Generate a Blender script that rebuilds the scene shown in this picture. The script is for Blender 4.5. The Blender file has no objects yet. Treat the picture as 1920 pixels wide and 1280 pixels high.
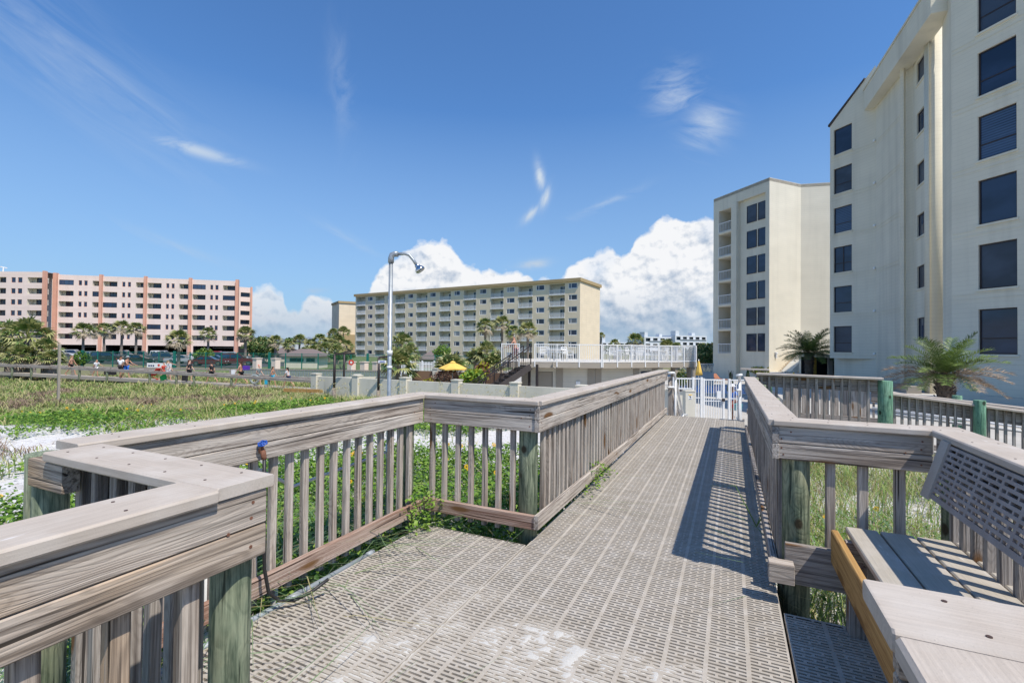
import bpy, math, random
import numpy as np
from mathutils import Vector, Matrix
random.seed(7); RNG = np.random.default_rng(7)
S = bpy.context.scene; C = S.collection
V3 = Vector
# ------------------------------------------------------------------ camera
F = 880.0; EYE = 1.47
def cam_axes(yaw=25, pitch=.8, roll=.6):
    y, p, r = [math.radians(a) for a in (yaw, pitch, roll)]
    f = V3((-math.sin(y)*math.cos(p), math.cos(y)*math.cos(p), math.sin(p)))
    x = V3((math.cos(y), math.sin(y), 0)); u = x.cross(f)
    return x*math.cos(r)+u*math.sin(r), -x*math.sin(r)+u*math.cos(r), f
CR, CU, CF = cam_axes(); CO = V3((0, 0, EYE))
def ray(px, py): return CF + CR*((px-960)/F) - CU*((py-640)/F)
def at(px, py, d): return CO + ray(px, py)*d               # survey point: bearing, height and distance
def atz(px, py, z): r = ray(px, py); return CO + r*((z-EYE)/r.z)
def u_at(px, P0, P1):
    """distance along the plan line P0-P1 where the bearing px meets it"""
    r = ray(px, 650); a = V3((r.x, r.y)); d = V3((P1[0]-P0[0], P1[1]-P0[1])); L = d.length; d /= L
    det = a.x*(-d.y)+d.x*a.y
    t = (a.x*P0[1]-a.y*P0[0])/(a.y*d.x-a.x*d.y) if abs(a.y*d.x-a.x*d.y) > 1e-9 else 0
    return t
cd = bpy.data.cameras.new('camera'); cam = bpy.data.objects.new('camera', cd); C.objects.link(cam)
cam.matrix_world = Matrix(((CR.x, CU.x, -CF.x, CO.x), (CR.y, CU.y, -CF.y, CO.y), (CR.z, CU.z, -CF.z, CO.z), (0, 0, 0, 1)))
cd.sensor_width = 36; cd.lens = F/1920*36; cd.clip_end = 8000; cd.clip_start = .05
S.camera = cam
# ------------------------------------------------------------------ materials
def new_mat(name):
    m = bpy.data.materials.new(name); m.use_nodes = True
    nt = m.node_tree; b = nt.nodes['Principled BSDF']; return m, nt, b
class NT:
    def __init__(s, nt): s.nt = nt
    def n(s, t, **k):
        nd = s.nt.nodes.new(t)
        for a, v in k.items():
            if a.startswith('_'): setattr(nd, a[1:], v)
        return nd
    def link(s, a, b): s.nt.links.new(a, b)
    def val(s, sock, v):
        if hasattr(v, 'is_output') or isinstance(v, bpy.types.NodeSocket): s.link(v, sock)
        else: sock.default_value = v
    def math(s, op, a, b=0., c=0., clamp=False):
        nd = s.nt.nodes.new('ShaderNodeMath'); nd.operation = op; nd.use_clamp = clamp
        s.val(nd.inputs[0], a); s.val(nd.inputs[1], b); s.val(nd.inputs[2], c); return nd.outputs[0]
    def mix(s, f, a, b):
        nd = s.nt.nodes.new('ShaderNodeMix'); nd.data_type = 'RGBA'
        s.val(nd.inputs[0], f)
        for i, v in ((6, a), (7, b)):
            if isinstance(v, tuple) and len(v) == 3: v = (*v, 1)
            s.val(nd.inputs[i], v)
        return nd.outputs[2]
    def coord(s, kind='Object'): return s.nt.nodes.new('ShaderNodeTexCoord').outputs[kind]
    def mapping(s, v, scale=(1, 1, 1), loc=None):
        nd = s.nt.nodes.new('ShaderNodeMapping'); s.link(v, nd.inputs[0]); nd.inputs['Scale'].default_value = scale
        if loc is not None: s.val(nd.inputs['Location'], loc)
        return nd.outputs[0]
    def noise(s, v, scale=5., detail=3., rough=.55, dist=0.):
        nd = s.nt.nodes.new('ShaderNodeTexNoise'); s.link(v, nd.inputs['Vector'])
        nd.inputs['Scale'].default_value = scale; nd.inputs['Detail'].default_value = detail
        nd.inputs['Roughness'].default_value = rough; nd.inputs['Distortion'].default_value = dist
        return nd.outputs['Fac']
    def voro(s, v, scale, out='Distance', rnd=1.):
        nd = s.nt.nodes.new('ShaderNodeTexVoronoi'); s.link(v, nd.inputs['Vector']); nd.inputs['Scale'].default_value = scale
        nd.inputs['Randomness'].default_value = rnd
        return nd.outputs[out]
    def rng(s, v, a, b, c=0., d=1.):
        nd = s.nt.nodes.new('ShaderNodeMapRange'); nd.clamp = True; s.link(v, nd.inputs[0])
        for i, x in enumerate((a, b, c, d)): s.val(nd.inputs[i+1], x)
        return nd.outputs[0]
    def bump(s, h, b, strength=.3, dist=.01):
        nd = s.nt.nodes.new('ShaderNodeBump'); nd.inputs['Strength'].default_value = strength
        nd.inputs['Distance'].default_value = dist; s.link(h, nd.inputs['Height']); s.link(nd.outputs[0], b.inputs['Normal'])
def plain(name, col, rough=.6, metal=0., var=.12, scale=4., bump=0., spec=.5, bscale=40.):
    m, nt, b = new_mat(name); t = NT(nt)
    co = t.coord(); n = t.noise(co, scale, 5)
    d = tuple(c*(1-var) for c in col); l = tuple(min(1, c*(1+var)) for c in col)
    t.link(t.mix(t.rng(n, .3, .7), d, l), b.inputs['Base Color'])
    b.inputs['Roughness'].default_value = rough; b.inputs['Metallic'].default_value = metal
    b.inputs['Specular IOR Level'].default_value = spec
    if bump: t.bump(t.noise(co, bscale, 4), b, bump, .01)
    return m
def wood(name, light, mid, dark, knot=(.17, .09, .04), ring=55., crack=1., tint=None, tintf=.3, sx=1.):
    """weathered timber: grain runs along the object's own X axis"""
    m, nt, b = new_mat(name); t = NT(nt)
    oi = nt.nodes.new('ShaderNodeObjectInfo'); r = oi.outputs['Random']
    cx = nt.nodes.new('ShaderNodeCombineXYZ')
    for i, k in enumerate((37., 91., 53.)): t.link(t.math('MULTIPLY', r, k), cx.inputs[i])
    va = nt.nodes.new('ShaderNodeVectorMath'); va.operation = 'ADD'; t.link(t.coord(), va.inputs[0]); t.link(cx.outputs[0], va.inputs[1])
    co = t.mapping(va.outputs[0], (sx, 1, 1)) if sx != 1 else va.outputs[0]
    k = t.voro(t.mapping(co, (1.5, 6, 6)), 1.)
    low = t.noise(t.mapping(co, (.55, 8., 8.)), 1.0, 1.5, .4, .2)
    low = t.math('ADD', low, t.rng(k, .0, .5, .30, 0.))
    rings = t.math('SINE', t.math('MULTIPLY', low, ring*4.2))
    rings = t.rng(rings, .1, 1.)
    fine = t.noise(t.mapping(co, (1.6, 105, 105)), 1., 6, .7)
    med = t.noise(t.mapping(co, (1.2, 18, 18)), 1., 5, .6)
    big = t.noise(t.mapping(co, (1.1, 2.5, 2.5)), 1., 3)
    kn = t.rng(k, .12, .19, 1., 0.); med2 = t.noise(t.mapping(co, (1.3, 42, 42)), 1., 4, .6); blot = t.noise(t.mapping(co, (3., 9., 9.)), 1., 4, .6)
    kring = t.math('MULTIPLY', t.rng(t.math('SINE', t.math('MULTIPLY', k, 140)), 0, 1), t.rng(k, .12, .32, 1., 0.))
    c = t.mix(t.rng(med, .32, .68), mid, light)
    if tint: c = t.mix(t.math('MULTIPLY', t.rng(big, .48, .68), tintf), c, tint)
    c = t.mix(t.math('MULTIPLY', t.math('MULTIPLY', rings, .34), t.rng(big, .35, .6, .35, 1.)), c, dark)
    c = t.mix(t.math('MULTIPLY', kring, .5), c, dark)
    c = t.mix(t.rng(med2, .50, .64, 0., .72), c, dark)
    c = t.mix(t.rng(blot, .55, .75, 0., .45), c, dark)
    c = t.mix(t.rng(fine, .50, .66, 0., .85), c, dark)
    c = t.mix(t.rng(fine, .46, .3, 0., .5), c, tuple(min(1, x*1.25) for x in light))
    ck = t.noise(t.mapping(co, (1.0, 60, 60), ), 1., 2, .5)
    c = t.mix(t.rng(ck, .65, .69, 0., .92*crack), c, tuple(x*.25 for x in dark))
    c = t.mix(kn, c, knot)
    t.link(c, b.inputs['Base Color']); b.inputs['Roughness'].default_value = .85; b.inputs['Specular IOR Level'].default_value = .2
    h = t.math('SUBTRACT', t.math('MULTIPLY', fine, .6), t.math('ADD', t.math('MULTIPLY', rings, .35), t.rng(ck, .63, .69, 0., 1.)))
    t.bump(h, b, .55, .003)
    return m
M = {}
M['wood'] = wood('weathered_wood', (.60, .545, .48), (.46, .40, .34), (.15, .12, .10), tint=(.42, .30, .21), tintf=.35)
M['wood_near'] = wood('weathered_wood_brown', (.54, .47, .395), (.38, .31, .25), (.085, .065, .05), ring=34, tint=(.44, .28, .14), tintf=.75)
M['wood_red'] = wood('weathered_wood_red', (.52, .42, .36), (.36, .24, .18), (.18, .10, .07), tint=(.32, .15, .09), tintf=.8)
M['wood_dark'] = wood('weathered_wood_dark', (.45, .41, .37), (.33, .29, .255), (.11, .09, .08))  # darker tone of the weathered timber
M['post'] = wood('green_treated_post', (.34, .37, .25), (.16, .205, .135), (.045, .07, .045), knot=(.06, .05, .03), ring=22, tint=(.40, .38, .24), tintf=.75, crack=.8, sx=3.)
M['post_far'] = wood('bright_green_post', (.24, .42, .29), (.13, .28, .18), (.05, .12, .08), knot=(.03, .05, .03), ring=12, tint=(.30, .36, .22), tintf=.4, sx=3., crack=.5)
M['ochre'] = wood('ochre_board', (.50, .31, .12), (.40, .23, .08), (.24, .12, .04), knot=(.2, .1, .03), ring=20, crack=.5)
def composite(name, col, dust=(.66, .62, .60), f=.5):
    m, nt, b = new_mat(name); t = NT(nt); co = t.coord()
    st = t.noise(t.mapping(co, (5, 160, 160)), 1., 4, .6); bl = t.noise(co, 5., 5, .6); sp = t.noise(co, 260., 2)
    c = t.mix(t.rng(st, .35, .65), tuple(x*.84 for x in col), col)
    c = t.mix(t.math('MULTIPLY', t.rng(bl, .45, .72), f), c, dust)
    c = t.mix(t.rng(sp, .66, .75, 0., .35), c, tuple(x*.4 for x in col))
    c = t.mix(t.rng(t.noise(t.mapping(co, (2, 7, 7)), 1., 6, .7), .66, .72, 0., .6), c, (.78, .76, .76))
    t.link(c, b.inputs['Base Color']); b.inputs['Roughness'].default_value = .75; b.inputs['Specular IOR Level'].default_value = .25
    t.bump(t.math('ADD', st, sp), b, .25, .002); return m
M['cap'] = composite('pink_taupe_composite', (.50, .43, .36), dust=(.62, .575, .52))
M['seat'] = composite('tan_composite', (.45, .405, .335), f=.35)
M['panel'] = composite('taupe_panel_plastic', (.36, .305, .275), f=.2)
def deck_mat():
    m, nt, b = new_mat('deck_panel_plastic'); t = NT(nt); co = t.coord()
    n1 = t.noise(co, 1.3, 6, .65); n2 = t.noise(co, 60., 3); n3 = t.noise(co, 9., 5, .7)
    c = t.mix(t.rng(n1, .3, .7), (.37, .33, .275), (.44, .395, .335))
    c = t.mix(t.math('MULTIPLY', t.rng(n3, .45, .75), .5), c, (.62, .59, .55))
    c = t.mix(t.rng(n2, .6, .75, 0, .4), c, (.66, .64, .61))
    t.link(c, b.inputs['Base Color']); b.inputs['Roughness'].default_value = .8; b.inputs['Specular IOR Level'].default_value = .2
    t.bump(n2, b, .2, .002); return m
M['deck'] = deck_mat()
def sand_mat():
    m, nt, b = new_mat('white_sand'); t = NT(nt); co = t.coord()
    n1 = t.noise(co, .8, 6, .6); n2 = t.noise(co, 9., 6, .7); n3 = t.noise(co, 120., 3); deb = t.noise(co, 22., 6, .75)
    c = t.mix(t.rng(n1, .35, .7), (.70, .675, .65), (.79, .775, .755))
    c = t.mix(t.rng(n2, .48, .70, 0, .7), c, (.42, .37, .31))
    c = t.mix(t.rng(deb, .56, .64, 0, .85), c, (.20, .16, .12))
    ln = nt.nodes.new('ShaderNodeVectorMath'); ln.operation = 'LENGTH'; t.link(co, ln.inputs[0])
    c = t.mix(t.rng(ln.outputs['Value'], 24, 30, 0, 1), c, t.mix(n1, (.16, .17, .08), (.24, .22, .13)))
    t.link(c, b.inputs['Base Color']); b.inputs['Roughness'].default_value = .95; b.inputs['Specular IOR Level'].default_value = .1
    t.bump(t.math('ADD', n2, t.math('MULTIPLY', n3, .3)), b, .7, .06); return m
M['sand'] = sand_mat()
M['drift'] = plain('drifted_sand', (.56, .545, .51), .95, var=.07, scale=90, bump=.4, spec=.1, bscale=300)
def stucco(name, col, course=.2, line=.25, rough=.85, stain=.25, wob=.0):
    m, nt, b = new_mat(name); t = NT(nt); co = t.coord()
    n1 = t.noise(t.mapping(co, (.25, .25, .6)), 1., 6, .6); n2 = t.noise(co, 26., 4); n3 = t.noise(t.mapping(co, (1.2, 1.2, .08)), 1., 4)
    sx = nt.nodes.new('ShaderNodeSeparateXYZ'); t.link(co, sx.inputs[0])
    fr = t.math('FRACT', t.math('DIVIDE', t.math('ADD', sx.outputs[2], t.math('MULTIPLY', n1, wob)), course))
    ln = t.rng(t.math('ABSOLUTE', t.math('SUBTRACT', fr, .5)), .44, .5)
    c = t.mix(t.rng(n1, .3, .7), tuple(x*.93 for x in col), tuple(min(1, x*1.05) for x in col))
    c = t.mix(t.math('MULTIPLY', t.rng(n3, .5, .75), stain), c, tuple(x*.72 for x in col))
    c = t.mix(t.math('MULTIPLY', ln, line), c, tuple(x*.55 for x in col))
    t.link(c, b.inputs['Base Color']); b.inputs['Roughness'].default_value = rough; b.inputs['Specular IOR Level'].default_value = .15
    t.bump(t.math('SUBTRACT', n2, t.math('MULTIPLY', ln, .8)), b, .35, .01); return m
M['cream'] = stucco('cream_painted_block', (.71, .665, .54), .2, .3, stain=.6)
M['cream2'] = stucco('cream_stucco_lapped', (.74, .685, .56), .2, .3, wob=.12)
M['creamwall'] = stucco('cream_wall_stucco', (.66, .62, .52), 9., 0, stain=.5)
M['tan'] = stucco('tan_siding', (.80, .67, .49), .55, .3)
M['tan_fascia'] = stucco('tan_fascia', (.44, .33, .18), 9., 0)
M['loggia'] = stucco('cream_balcony_wall', (.70, .66, .56), 9., 0)
M['pink'] = stucco('pale_pink_stucco', (.82, .67, .585), 2.7, .12)
M['salmon'] = stucco('salmon_stucco', (.70, .38, .27), 9., 0)
M['greytan'] = stucco('greige_trim', (.36, .32, .265), 9., 0)
M['block'] = stucco('cream_tile_block', (.62, .58, .49), .3, .35)
M['concrete'] = plain('pale_concrete', (.58, .53, .45), .9, scale=1.5, bump=.2)
M['paving'] = plain('beige_paving', (.47, .445, .40), .9, scale=.8, bump=.1)
M['asphalt'] = plain('asphalt', (.07, .07, .072), .9, scale=2., bump=.3)
M['brown_panel'] = stucco('brown_plank_panel', (.25, .155, .10), .14, .7)
M['white'] = plain('white_paint', (.80, .80, .79), .4, var=.05)
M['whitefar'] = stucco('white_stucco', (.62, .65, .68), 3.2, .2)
M['pvc'] = plain('white_pvc_pipe', (.74, .74, .72), .35, var=.08)
M['conduit'] = plain('grey_conduit', (.30, .335, .36), .45, var=.12)
M['galv'] = plain('galvanised_pipe', (.36, .39, .41), .45, .5, var=.2, scale=18, bump=.1)
M['chrome'] = plain('chrome', (.55, .56, .58), .18, 1., var=.1)
M['rust'] = plain('rusty_iron', (.22, .10, .06), .8, .3, var=.4, scale=60, bump=.4)
M['blue'] = plain('blue_enamel', (.015, .08, .38), .4, var=.1)
M['rubber'] = plain('black_rubber', (.02, .02, .022), .5)
M['darkmetal'] = plain('dark_bronze_metal', (.045, .035, .035), .5, .3)
M['darkstair'] = plain('dark_brown_stair', (.055, .045, .042), .7)
M['umb'] = plain('yellow_canvas', (.80, .52, .11), .8, var=.12)
M['greenmetal'] = plain('green_fence_metal', (.01, .16, .12), .5)
M['roof'] = stucco('brown_shingle', (.20, .16, .15), .25, .4)
M['rooftile'] = plain('dark_roof_tile', (.06, .05, .05), .8, var=.3, scale=20)
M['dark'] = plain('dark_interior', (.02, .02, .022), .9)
M['steel'] = plain('dark_screw', (.10, .06, .05), .6, .4)
M['lawn'] = plain('lawn', (.12, .16, .055), .95, var=.35, scale=3, bump=.5)
def glass(name, col, rough=.06, blind=0.):
    m, nt, b = new_mat(name); t = NT(nt); co = t.coord()
    n = t.noise(t.mapping(co, (.5, .5, .9)), 1., 3)
    c = t.mix(t.rng(n, .4, .6), col, tuple(min(1, x*1.7+.004) for x in col))
    if blind:
        sx = nt.nodes.new('ShaderNodeSeparateXYZ'); t.link(co, sx.inputs[0])
        fr = t.math('FRACT', t.math('DIVIDE', sx.outputs[2], .11)); c = t.mix(t.rng(fr, .4, .6, 0, blind), c, tuple(min(1, x*3.) for x in col))
    t.link(c, b.inputs['Base Color']); b.inputs['Roughness'].default_value = rough; b.inputs['Specular IOR Level'].default_value = .6
    t.bump(t.noise(co, .9, 1), b, .08, .05)
    return m
M['glass'] = glass('window_glass', (.009, .020, .045))
M['glass2'] = glass('screened_glass', (.022, .032, .05), .4)
M['glass3'] = glass('blind_glass', (.02, .035, .065), .1, .8)
M['glass5'] = glass('curtained_glass', (.16, .17, .18), .2)
M['glass4'] = glass('door_glass', (.02, .04, .05), .1)
def mesh_screen(name, col, alpha, pitch=.05):
    """woven wire: a real fine grid, transparent between its wires"""
    m, nt, b = new_mat(name); t = NT(nt); b.inputs['Base Color'].default_value = (*col, 1); b.inputs['Alpha'].default_value = alpha
    b.inputs['Roughness'].default_value = .7; return m
M['chain'] = mesh_screen('green_wire_mesh', (.01, .16, .12), .17)
def water():
    m, nt, b = new_mat('pool_water'); t = NT(nt); co = t.coord()
    t.link(t.mix(t.rng(t.noise(co, 2., 3), .4, .6), (.01, .20, .62), (.03, .36, .75)), b.inputs['Base Color'])
    b.inputs['Roughness'].default_value = .2; b.inputs['Specular IOR Level'].default_value = .2; t.bump(t.noise(co, 4., 3), b, .3, .05); return m
M['water'] = water()
def leaf(name, a, bb, rough=.5, trans=.25, scale=3.):
    m, nt, b = new_mat(name); t = NT(nt); n = t.noise(t.coord(), scale, 4, .6)
    c = t.mix(t.rng(n, .35, .65), a, bb); t.link(c, b.inputs['Base Color'])
    b.inputs['Roughness'].default_value = rough; b.inputs['Specular IOR Level'].default_value = .3
    tr = nt.nodes.new('ShaderNodeBsdfTranslucent'); t.link(c, tr.inputs[0])
    mx = nt.nodes.new('ShaderNodeMixShader'); mx.inputs[0].default_value = trans
    t.link(b.outputs[0], mx.inputs[1]); t.link(tr.outputs[0], mx.inputs[2]); t.link(mx.outputs[0], nt.nodes['Material Output'].inputs[0])
    return m
M['lf_a'] = leaf('sunflower_leaf', (.10, .21, .022), (.19, .34, .04), scale=9)
M['lf_b'] = leaf('sunflower_leaf_pale', (.20, .33, .05), (.30, .42, .08), scale=9)
M['lf_c'] = leaf('sunflower_leaf_dark', (.045, .12, .02), (.08, .19, .03), scale=9)
M['gr_tan'] = leaf('dry_grass', (.40, .36, .16), (.54, .48, .25), .7)
M['gr_olive'] = leaf('olive_grass', (.24, .31, .08), (.36, .42, .13), .6)
M['gr_green'] = leaf('green_grass', (.12, .24, .05), (.20, .34, .08), .5)
M['gr_blue'] = leaf('bluish_blade', (.12, .22, .10), (.24, .36, .17), .45)
M['gr_brown'] = leaf('dead_brown_grass', (.24, .17, .12), (.36, .27, .19), .8)
M['petal'] = leaf('yellow_petal', (.85, .45, .01), (.90, .58, .02), .6, .3)
M['seed'] = plain('flower_eye', (.12, .03, .01), .9)
M['pl_a'] = leaf('palm_green', (.075, .14, .035), (.17, .25, .07), .42, .15, 2.)
M['pl_b'] = leaf('palm_olive', (.26, .28, .09), (.46, .44, .20), .42, .15, 2.)
M['pl_c'] = leaf('palm_dead', (.38, .31, .21), (.58, .49, .36), .8, .1, 2.)
M['dt_a'] = leaf('date_frond_green', (.13, .20, .045), (.25, .33, .10), .4, .2, 3.)
M['dt_b'] = leaf('date_frond_dark', (.07, .11, .035), (.13, .18, .06), .5, .15, 3.)
M['dt_c'] = leaf('date_frond_brown', (.26, .19, .13), (.40, .31, .23), .8, .1, 3.)
M['bush'] = leaf('bush_leaf', (.035, .08, .02), (.09, .16, .04), .5, .15, 2.)
M['bush_y'] = leaf('croton_leaf', (.35, .40, .03), (.55, .52, .05), .5, .2, 4.)
M['bush_r'] = leaf('red_brown_leaf', (.16, .05, .035), (.24, .11, .06), .5, .2, 4.)
M['bark'] = plain('palm_bark', (.24, .20, .165), .95, var=.45, scale=14, bump=.9, bscale=22)
M['bark_dark'] = plain('date_palm_bark', (.12, .09, .07), .95, var=.45, scale=20, bump=.9, bscale=30)
M['skin'] = plain('skin_tanned', (.50, .26, .17), .6, var=.06)
M['skin2'] = plain('skin_brown', (.30, .15, .09), .6, var=.06)
M['skin3'] = plain('skin_light', (.62, .38, .28), .6, var=.06)
def cloth(name, c): M[name] = plain('cloth_'+name, c, .9, var=.08, scale=8)
for n_, c_ in dict(c_black=(.02, .02, .025), c_white=(.75, .75, .76), c_blue=(.02, .16, .62), c_teal=(.05, .42, .45), c_red=(.62, .06, .04), c_green=(.02, .42, .10),
                   c_pink=(.62, .22, .24), c_grey=(.25, .29, .29), c_purple=(.10, .03, .35), c_orange=(.75, .12, .04), c_cyan=(.02, .40, .62), c_navy=(.02, .04, .12),
                   hair_brown=(.07, .035, .02), hair_dark=(.02, .014, .012), hair_blond=(.42, .29, .14), hair_red=(.22, .05, .025), hair_grey=(.35, .32, .30)).items(): cloth(n_, c_)
cloth('rust_mesh', (.34, .14, .08))
# ------------------------------------------------------------------ object helpers
def tag(o, label=None, cat=None, group=None, kind=None):
    if label: o['label'] = label
    if cat: o['category'] = cat
    if group: o['group'] = group
    if kind: o['kind'] = kind
    return o
def thing(name, loc, label, cat, group=None):
    o = bpy.data.objects.new(name, None); C.objects.link(o); o.location = loc; o.empty_display_size = .2
    return tag(o, label, cat, group)
def worg(p):
    v = V3((0, 0, 0))
    while p is not None: v += p.location; p = p.parent
    return v
class MB:
    def __init__(s): s.v = []; s.f = []; s.m = []
    def add(s, vs, fs, m=0):
        n = len(s.v); s.v += [tuple(v) for v in vs]
        for f in fs: s.f.append(tuple(i+n for i in f)); s.m.append(m)
        return s
    def quad(s, a, b, c, d, m=0): return s.add([a, b, c, d], [(0, 1, 2, 3)], m)
    def box(s, x0, x1, y0, y1, z0, z1, m=0):
        return s.obox(V3(((x0+x1)/2, (y0+y1)/2, (z0+z1)/2)), V3((1, 0, 0)), V3((0, 1, 0)), V3((0, 0, 1)), abs(x1-x0)/2, abs(y1-y0)/2, abs(z1-z0)/2, m)
    def obox(s, c, ex, ey, ez, hx, hy, hz, m=0):
        c = V3(c); vs = [c+ex*(i*hx)+ey*(j*hy)+ez*(k*hz) for k in (-1, 1) for j in (-1, 1) for i in (-1, 1)]
        return s.add(vs, [(0, 2, 3, 1), (4, 5, 7, 6), (0, 1, 5, 4), (2, 6, 7, 3), (0, 4, 6, 2), (1, 3, 7, 5)], m)
    def bar(s, p0, p1, w, h, m=0):
        p0 = V3(p0); p1 = V3(p1); d = p1-p0; L = d.length; d /= L
        up = V3((0, 0, 1)) if abs(d.z) < .95 else V3((0, 1, 0))
        y = up.cross(d).normalized(); z = d.cross(y)
        return s.obox((p0+p1)/2, d, y, z, L/2, w/2, h/2, m)
    def tube(s, path, r, n=8, m=0, cap=True):
        path = [V3(p) for p in path]; rs = r if isinstance(r, (list, tuple)) else [r]*len(path)
        rings = []; ref = V3((0, 0, 1))
        for i, p in enumerate(path):
            d = (path[min(i+1, len(path)-1)]-path[max(i-1, 0)]).normalized()
            if abs(d.dot(ref)) > .95: ref = V3((1, 0, 0)) if abs(d.x) < .9 else V3((0, 1, 0))
            a = d.cross(ref).normalized(); b = d.cross(a); ref = a.cross(d) if False else ref
            rings.append([p+(a*math.cos(t)+b*math.sin(t))*rs[i] for t in [2*math.pi*k/n for k in range(n)]])
        vs = [v for r_ in rings for v in r_]; fs = []
        for i in range(len(path)-1):
            for k in range(n): fs.append((i*n+k, i*n+(k+1) % n, (i+1)*n+(k+1) % n, (i+1)*n+k))
        if cap: fs.append(tuple(range(n-1, -1, -1))); fs.append(tuple((len(path)-1)*n+k for k in range(n)))
        return s.add(vs, fs, m)
    def prism(s, poly, z0, z1, m=0):
        n = len(poly); a = sum(poly[i][0]*poly[(i+1) % n][1]-poly[(i+1) % n][0]*poly[i][1] for i in range(n))
        if a < 0: poly = poly[::-1]
        vs = [(x, y, z0) for x, y in poly]+[(x, y, z1) for x, y in poly]
        return s.add(vs, [tuple(range(n-1, -1, -1)), tuple(range(n, 2*n))]+[(i, (i+1) % n, (i+1) % n+n, i+n) for i in range(n)], m)
    def lathe(s, c, prof, n=16, m=0):
        c = V3(c); k = len(prof)
        vs = [c+V3((r*math.cos(2*math.pi*i/n), r*math.sin(2*math.pi*i/n), z)) for r, z in prof for i in range(n)]
        return s.add(vs, [(j*n+i, j*n+(i+1) % n, (j+1)*n+(i+1) % n, (j+1)*n+i) for j in range(k-1) for i in range(n)], m)
    def build(s, name, mats, parent=None, smooth=False, origin=None):
        if not isinstance(mats, (list, tuple)): mats = [mats]
        o3 = worg(parent) if parent is not None else V3(origin or (0, 0, 0))
        me = bpy.data.meshes.new(name); me.from_pydata([(v[0]-o3.x, v[1]-o3.y, v[2]-o3.z) for v in s.v], [], s.f)
        for m in mats: me.materials.append(m)
        if len(mats) > 1: me.polygons.foreach_set('material_index', s.m)
        if smooth: me.polygons.foreach_set('use_smooth', [True]*len(me.polygons))
        me.update(); o = bpy.data.objects.new(name, me); C.objects.link(o)
        if parent is not None: o.parent = parent
        else: o.location = o3
        return o
_tmpl = {}
def board(name, p0, p1, w, h, mat, parent, bev=.004, side=None):
    """timber along its own X axis; w across, h upright"""
    p0 = V3(p0); p1 = V3(p1); d = p1-p0; L = d.length; d /= L
    up = V3((0, 0, 1)) if abs(d.z) < .9 else (side or V3((0, 1, 0)))
    y = up.cross(d).normalized(); z = d.cross(y)
    key = (round(L, 4), w, h, mat.name, bev)
    if key not in _tmpl:
        a, b_ = w/2, h/2; q = bev
        pr = [(-a+q, -b_), (a-q, -b_), (a, -b_+q), (a, b_-q), (a-q, b_), (-a+q, b_), (-a, b_-q), (-a, -b_+q)]
        vs = []
        for x, ins in ((-L/2, q*.6), (-L/2+q*.6, 0), (L/2-q*.6, 0), (L/2, q*.6)):
            k = 1-ins/max(a, b_)
            vs += [(x, u*k, v*k) for u, v in pr]
        fs = [(i*8+j, i*8+(j+1) % 8, (i+1)*8+(j+1) % 8, (i+1)*8+j) for i in range(3) for j in range(8)]
        fs = [tuple(reversed(f)) for f in fs]
        fs += [tuple(range(8)), tuple(range(31, 23, -1))]
        me = bpy.data.meshes.new(name); me.from_pydata(vs, [], [tuple(reversed(f)) for f in fs]); me.materials.append(mat); _tmpl[key] = me
    o = bpy.data.objects.new(name, _tmpl[key]); C.objects.link(o); o.parent = parent
    o.rotation_euler = Matrix((d, y, z)).transposed().to_euler(); o.location = (p0+p1)/2-worg(parent)
    return o
def rod(name, p0, p1, r, mat, parent, n=20, taper=1.):
    p0 = V3(p0); p1 = V3(p1); d = p1-p0; L = d.length; d /= L
    up = V3((0, 0, 1)) if abs(d.z) < .9 else V3((0, 1, 0))
    y = up.cross(d).normalized(); z = d.cross(y)
    b = MB(); b.tube([(-L/2, 0, 0), (L/2-.01, 0, 0), (L/2, 0, 0)], [r, r*taper, r*taper*.94], n); 
    o = b.build(name, mat, None, True); o.data.polygons.foreach_set('use_smooth', [len(p.vertices) == 4 for p in o.data.polygons])
    o.parent = parent; o.rotation_euler = Matrix((d, y, z)).transposed().to_euler(); o.location = (p0+p1)/2-(worg(parent) if parent else V3((0, 0, 0)))
    return o
def copy_tree(o, parent=None):
    c = o.copy(); C.objects.link(c); c.parent = parent
    for ch in list(o.children): copy_tree(ch, c)
    return c
def np_mesh(name, V, Fq, mi, mats, parent=None, smooth=False):
    """V (n,3), Fq (m,k) faces of equal size"""
    me = bpy.data.meshes.new(name); k = Fq.shape[1]
    me.vertices.add(len(V)); me.vertices.foreach_set('co', V.astype(np.float32).ravel())
    me.loops.add(Fq.size); me.loops.foreach_set('vertex_index', Fq.astype(np.int32).ravel())
    me.polygons.add(len(Fq)); me.polygons.foreach_set('loop_start', np.arange(0, Fq.size, k, dtype=np.int32))
    for m in mats: me.materials.append(m)
    if mi is not None: me.polygons.foreach_set('material_index', mi.astype(np.int32))
    if smooth: me.polygons.foreach_set('use_smooth', np.ones(len(Fq), bool))
    me.update(calc_edges=True); me.validate()
    o = bpy.data.objects.new(name, me); C.objects.link(o); o.parent = parent
    return o
def vnoise(x, y, seed=0):
    def h(i, j): 
        n = (i*374761393+j*668265263+seed*974711) & 0x7fffffff; n = ((n ^ (n >> 13))*1274126177) & 0x7fffffff
        return ((n ^ (n >> 16)) & 0xffff)/65535.
    xi = np.floor(x).astype(np.int64); yi = np.floor(y).astype(np.int64); fx = x-xi; fy = y-yi
    fx = fx*fx*(3-2*fx); fy = fy*fy*(3-2*fy)
    return (h(xi, yi)*(1-fx)+h(xi+1, yi)*fx)*(1-fy)+(h(xi, yi+1)*(1-fx)+h(xi+1, yi+1)*fx)*fy
def fbm(x, y, s=1., seed=0, o=4):
    t = 0; a = .5
    for i in range(o): t = t+a*vnoise(x*s+17.3*i, y*s-9.1*i, seed+i); s *= 2.03; a *= .5
    return t/(1-.5**o)
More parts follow.
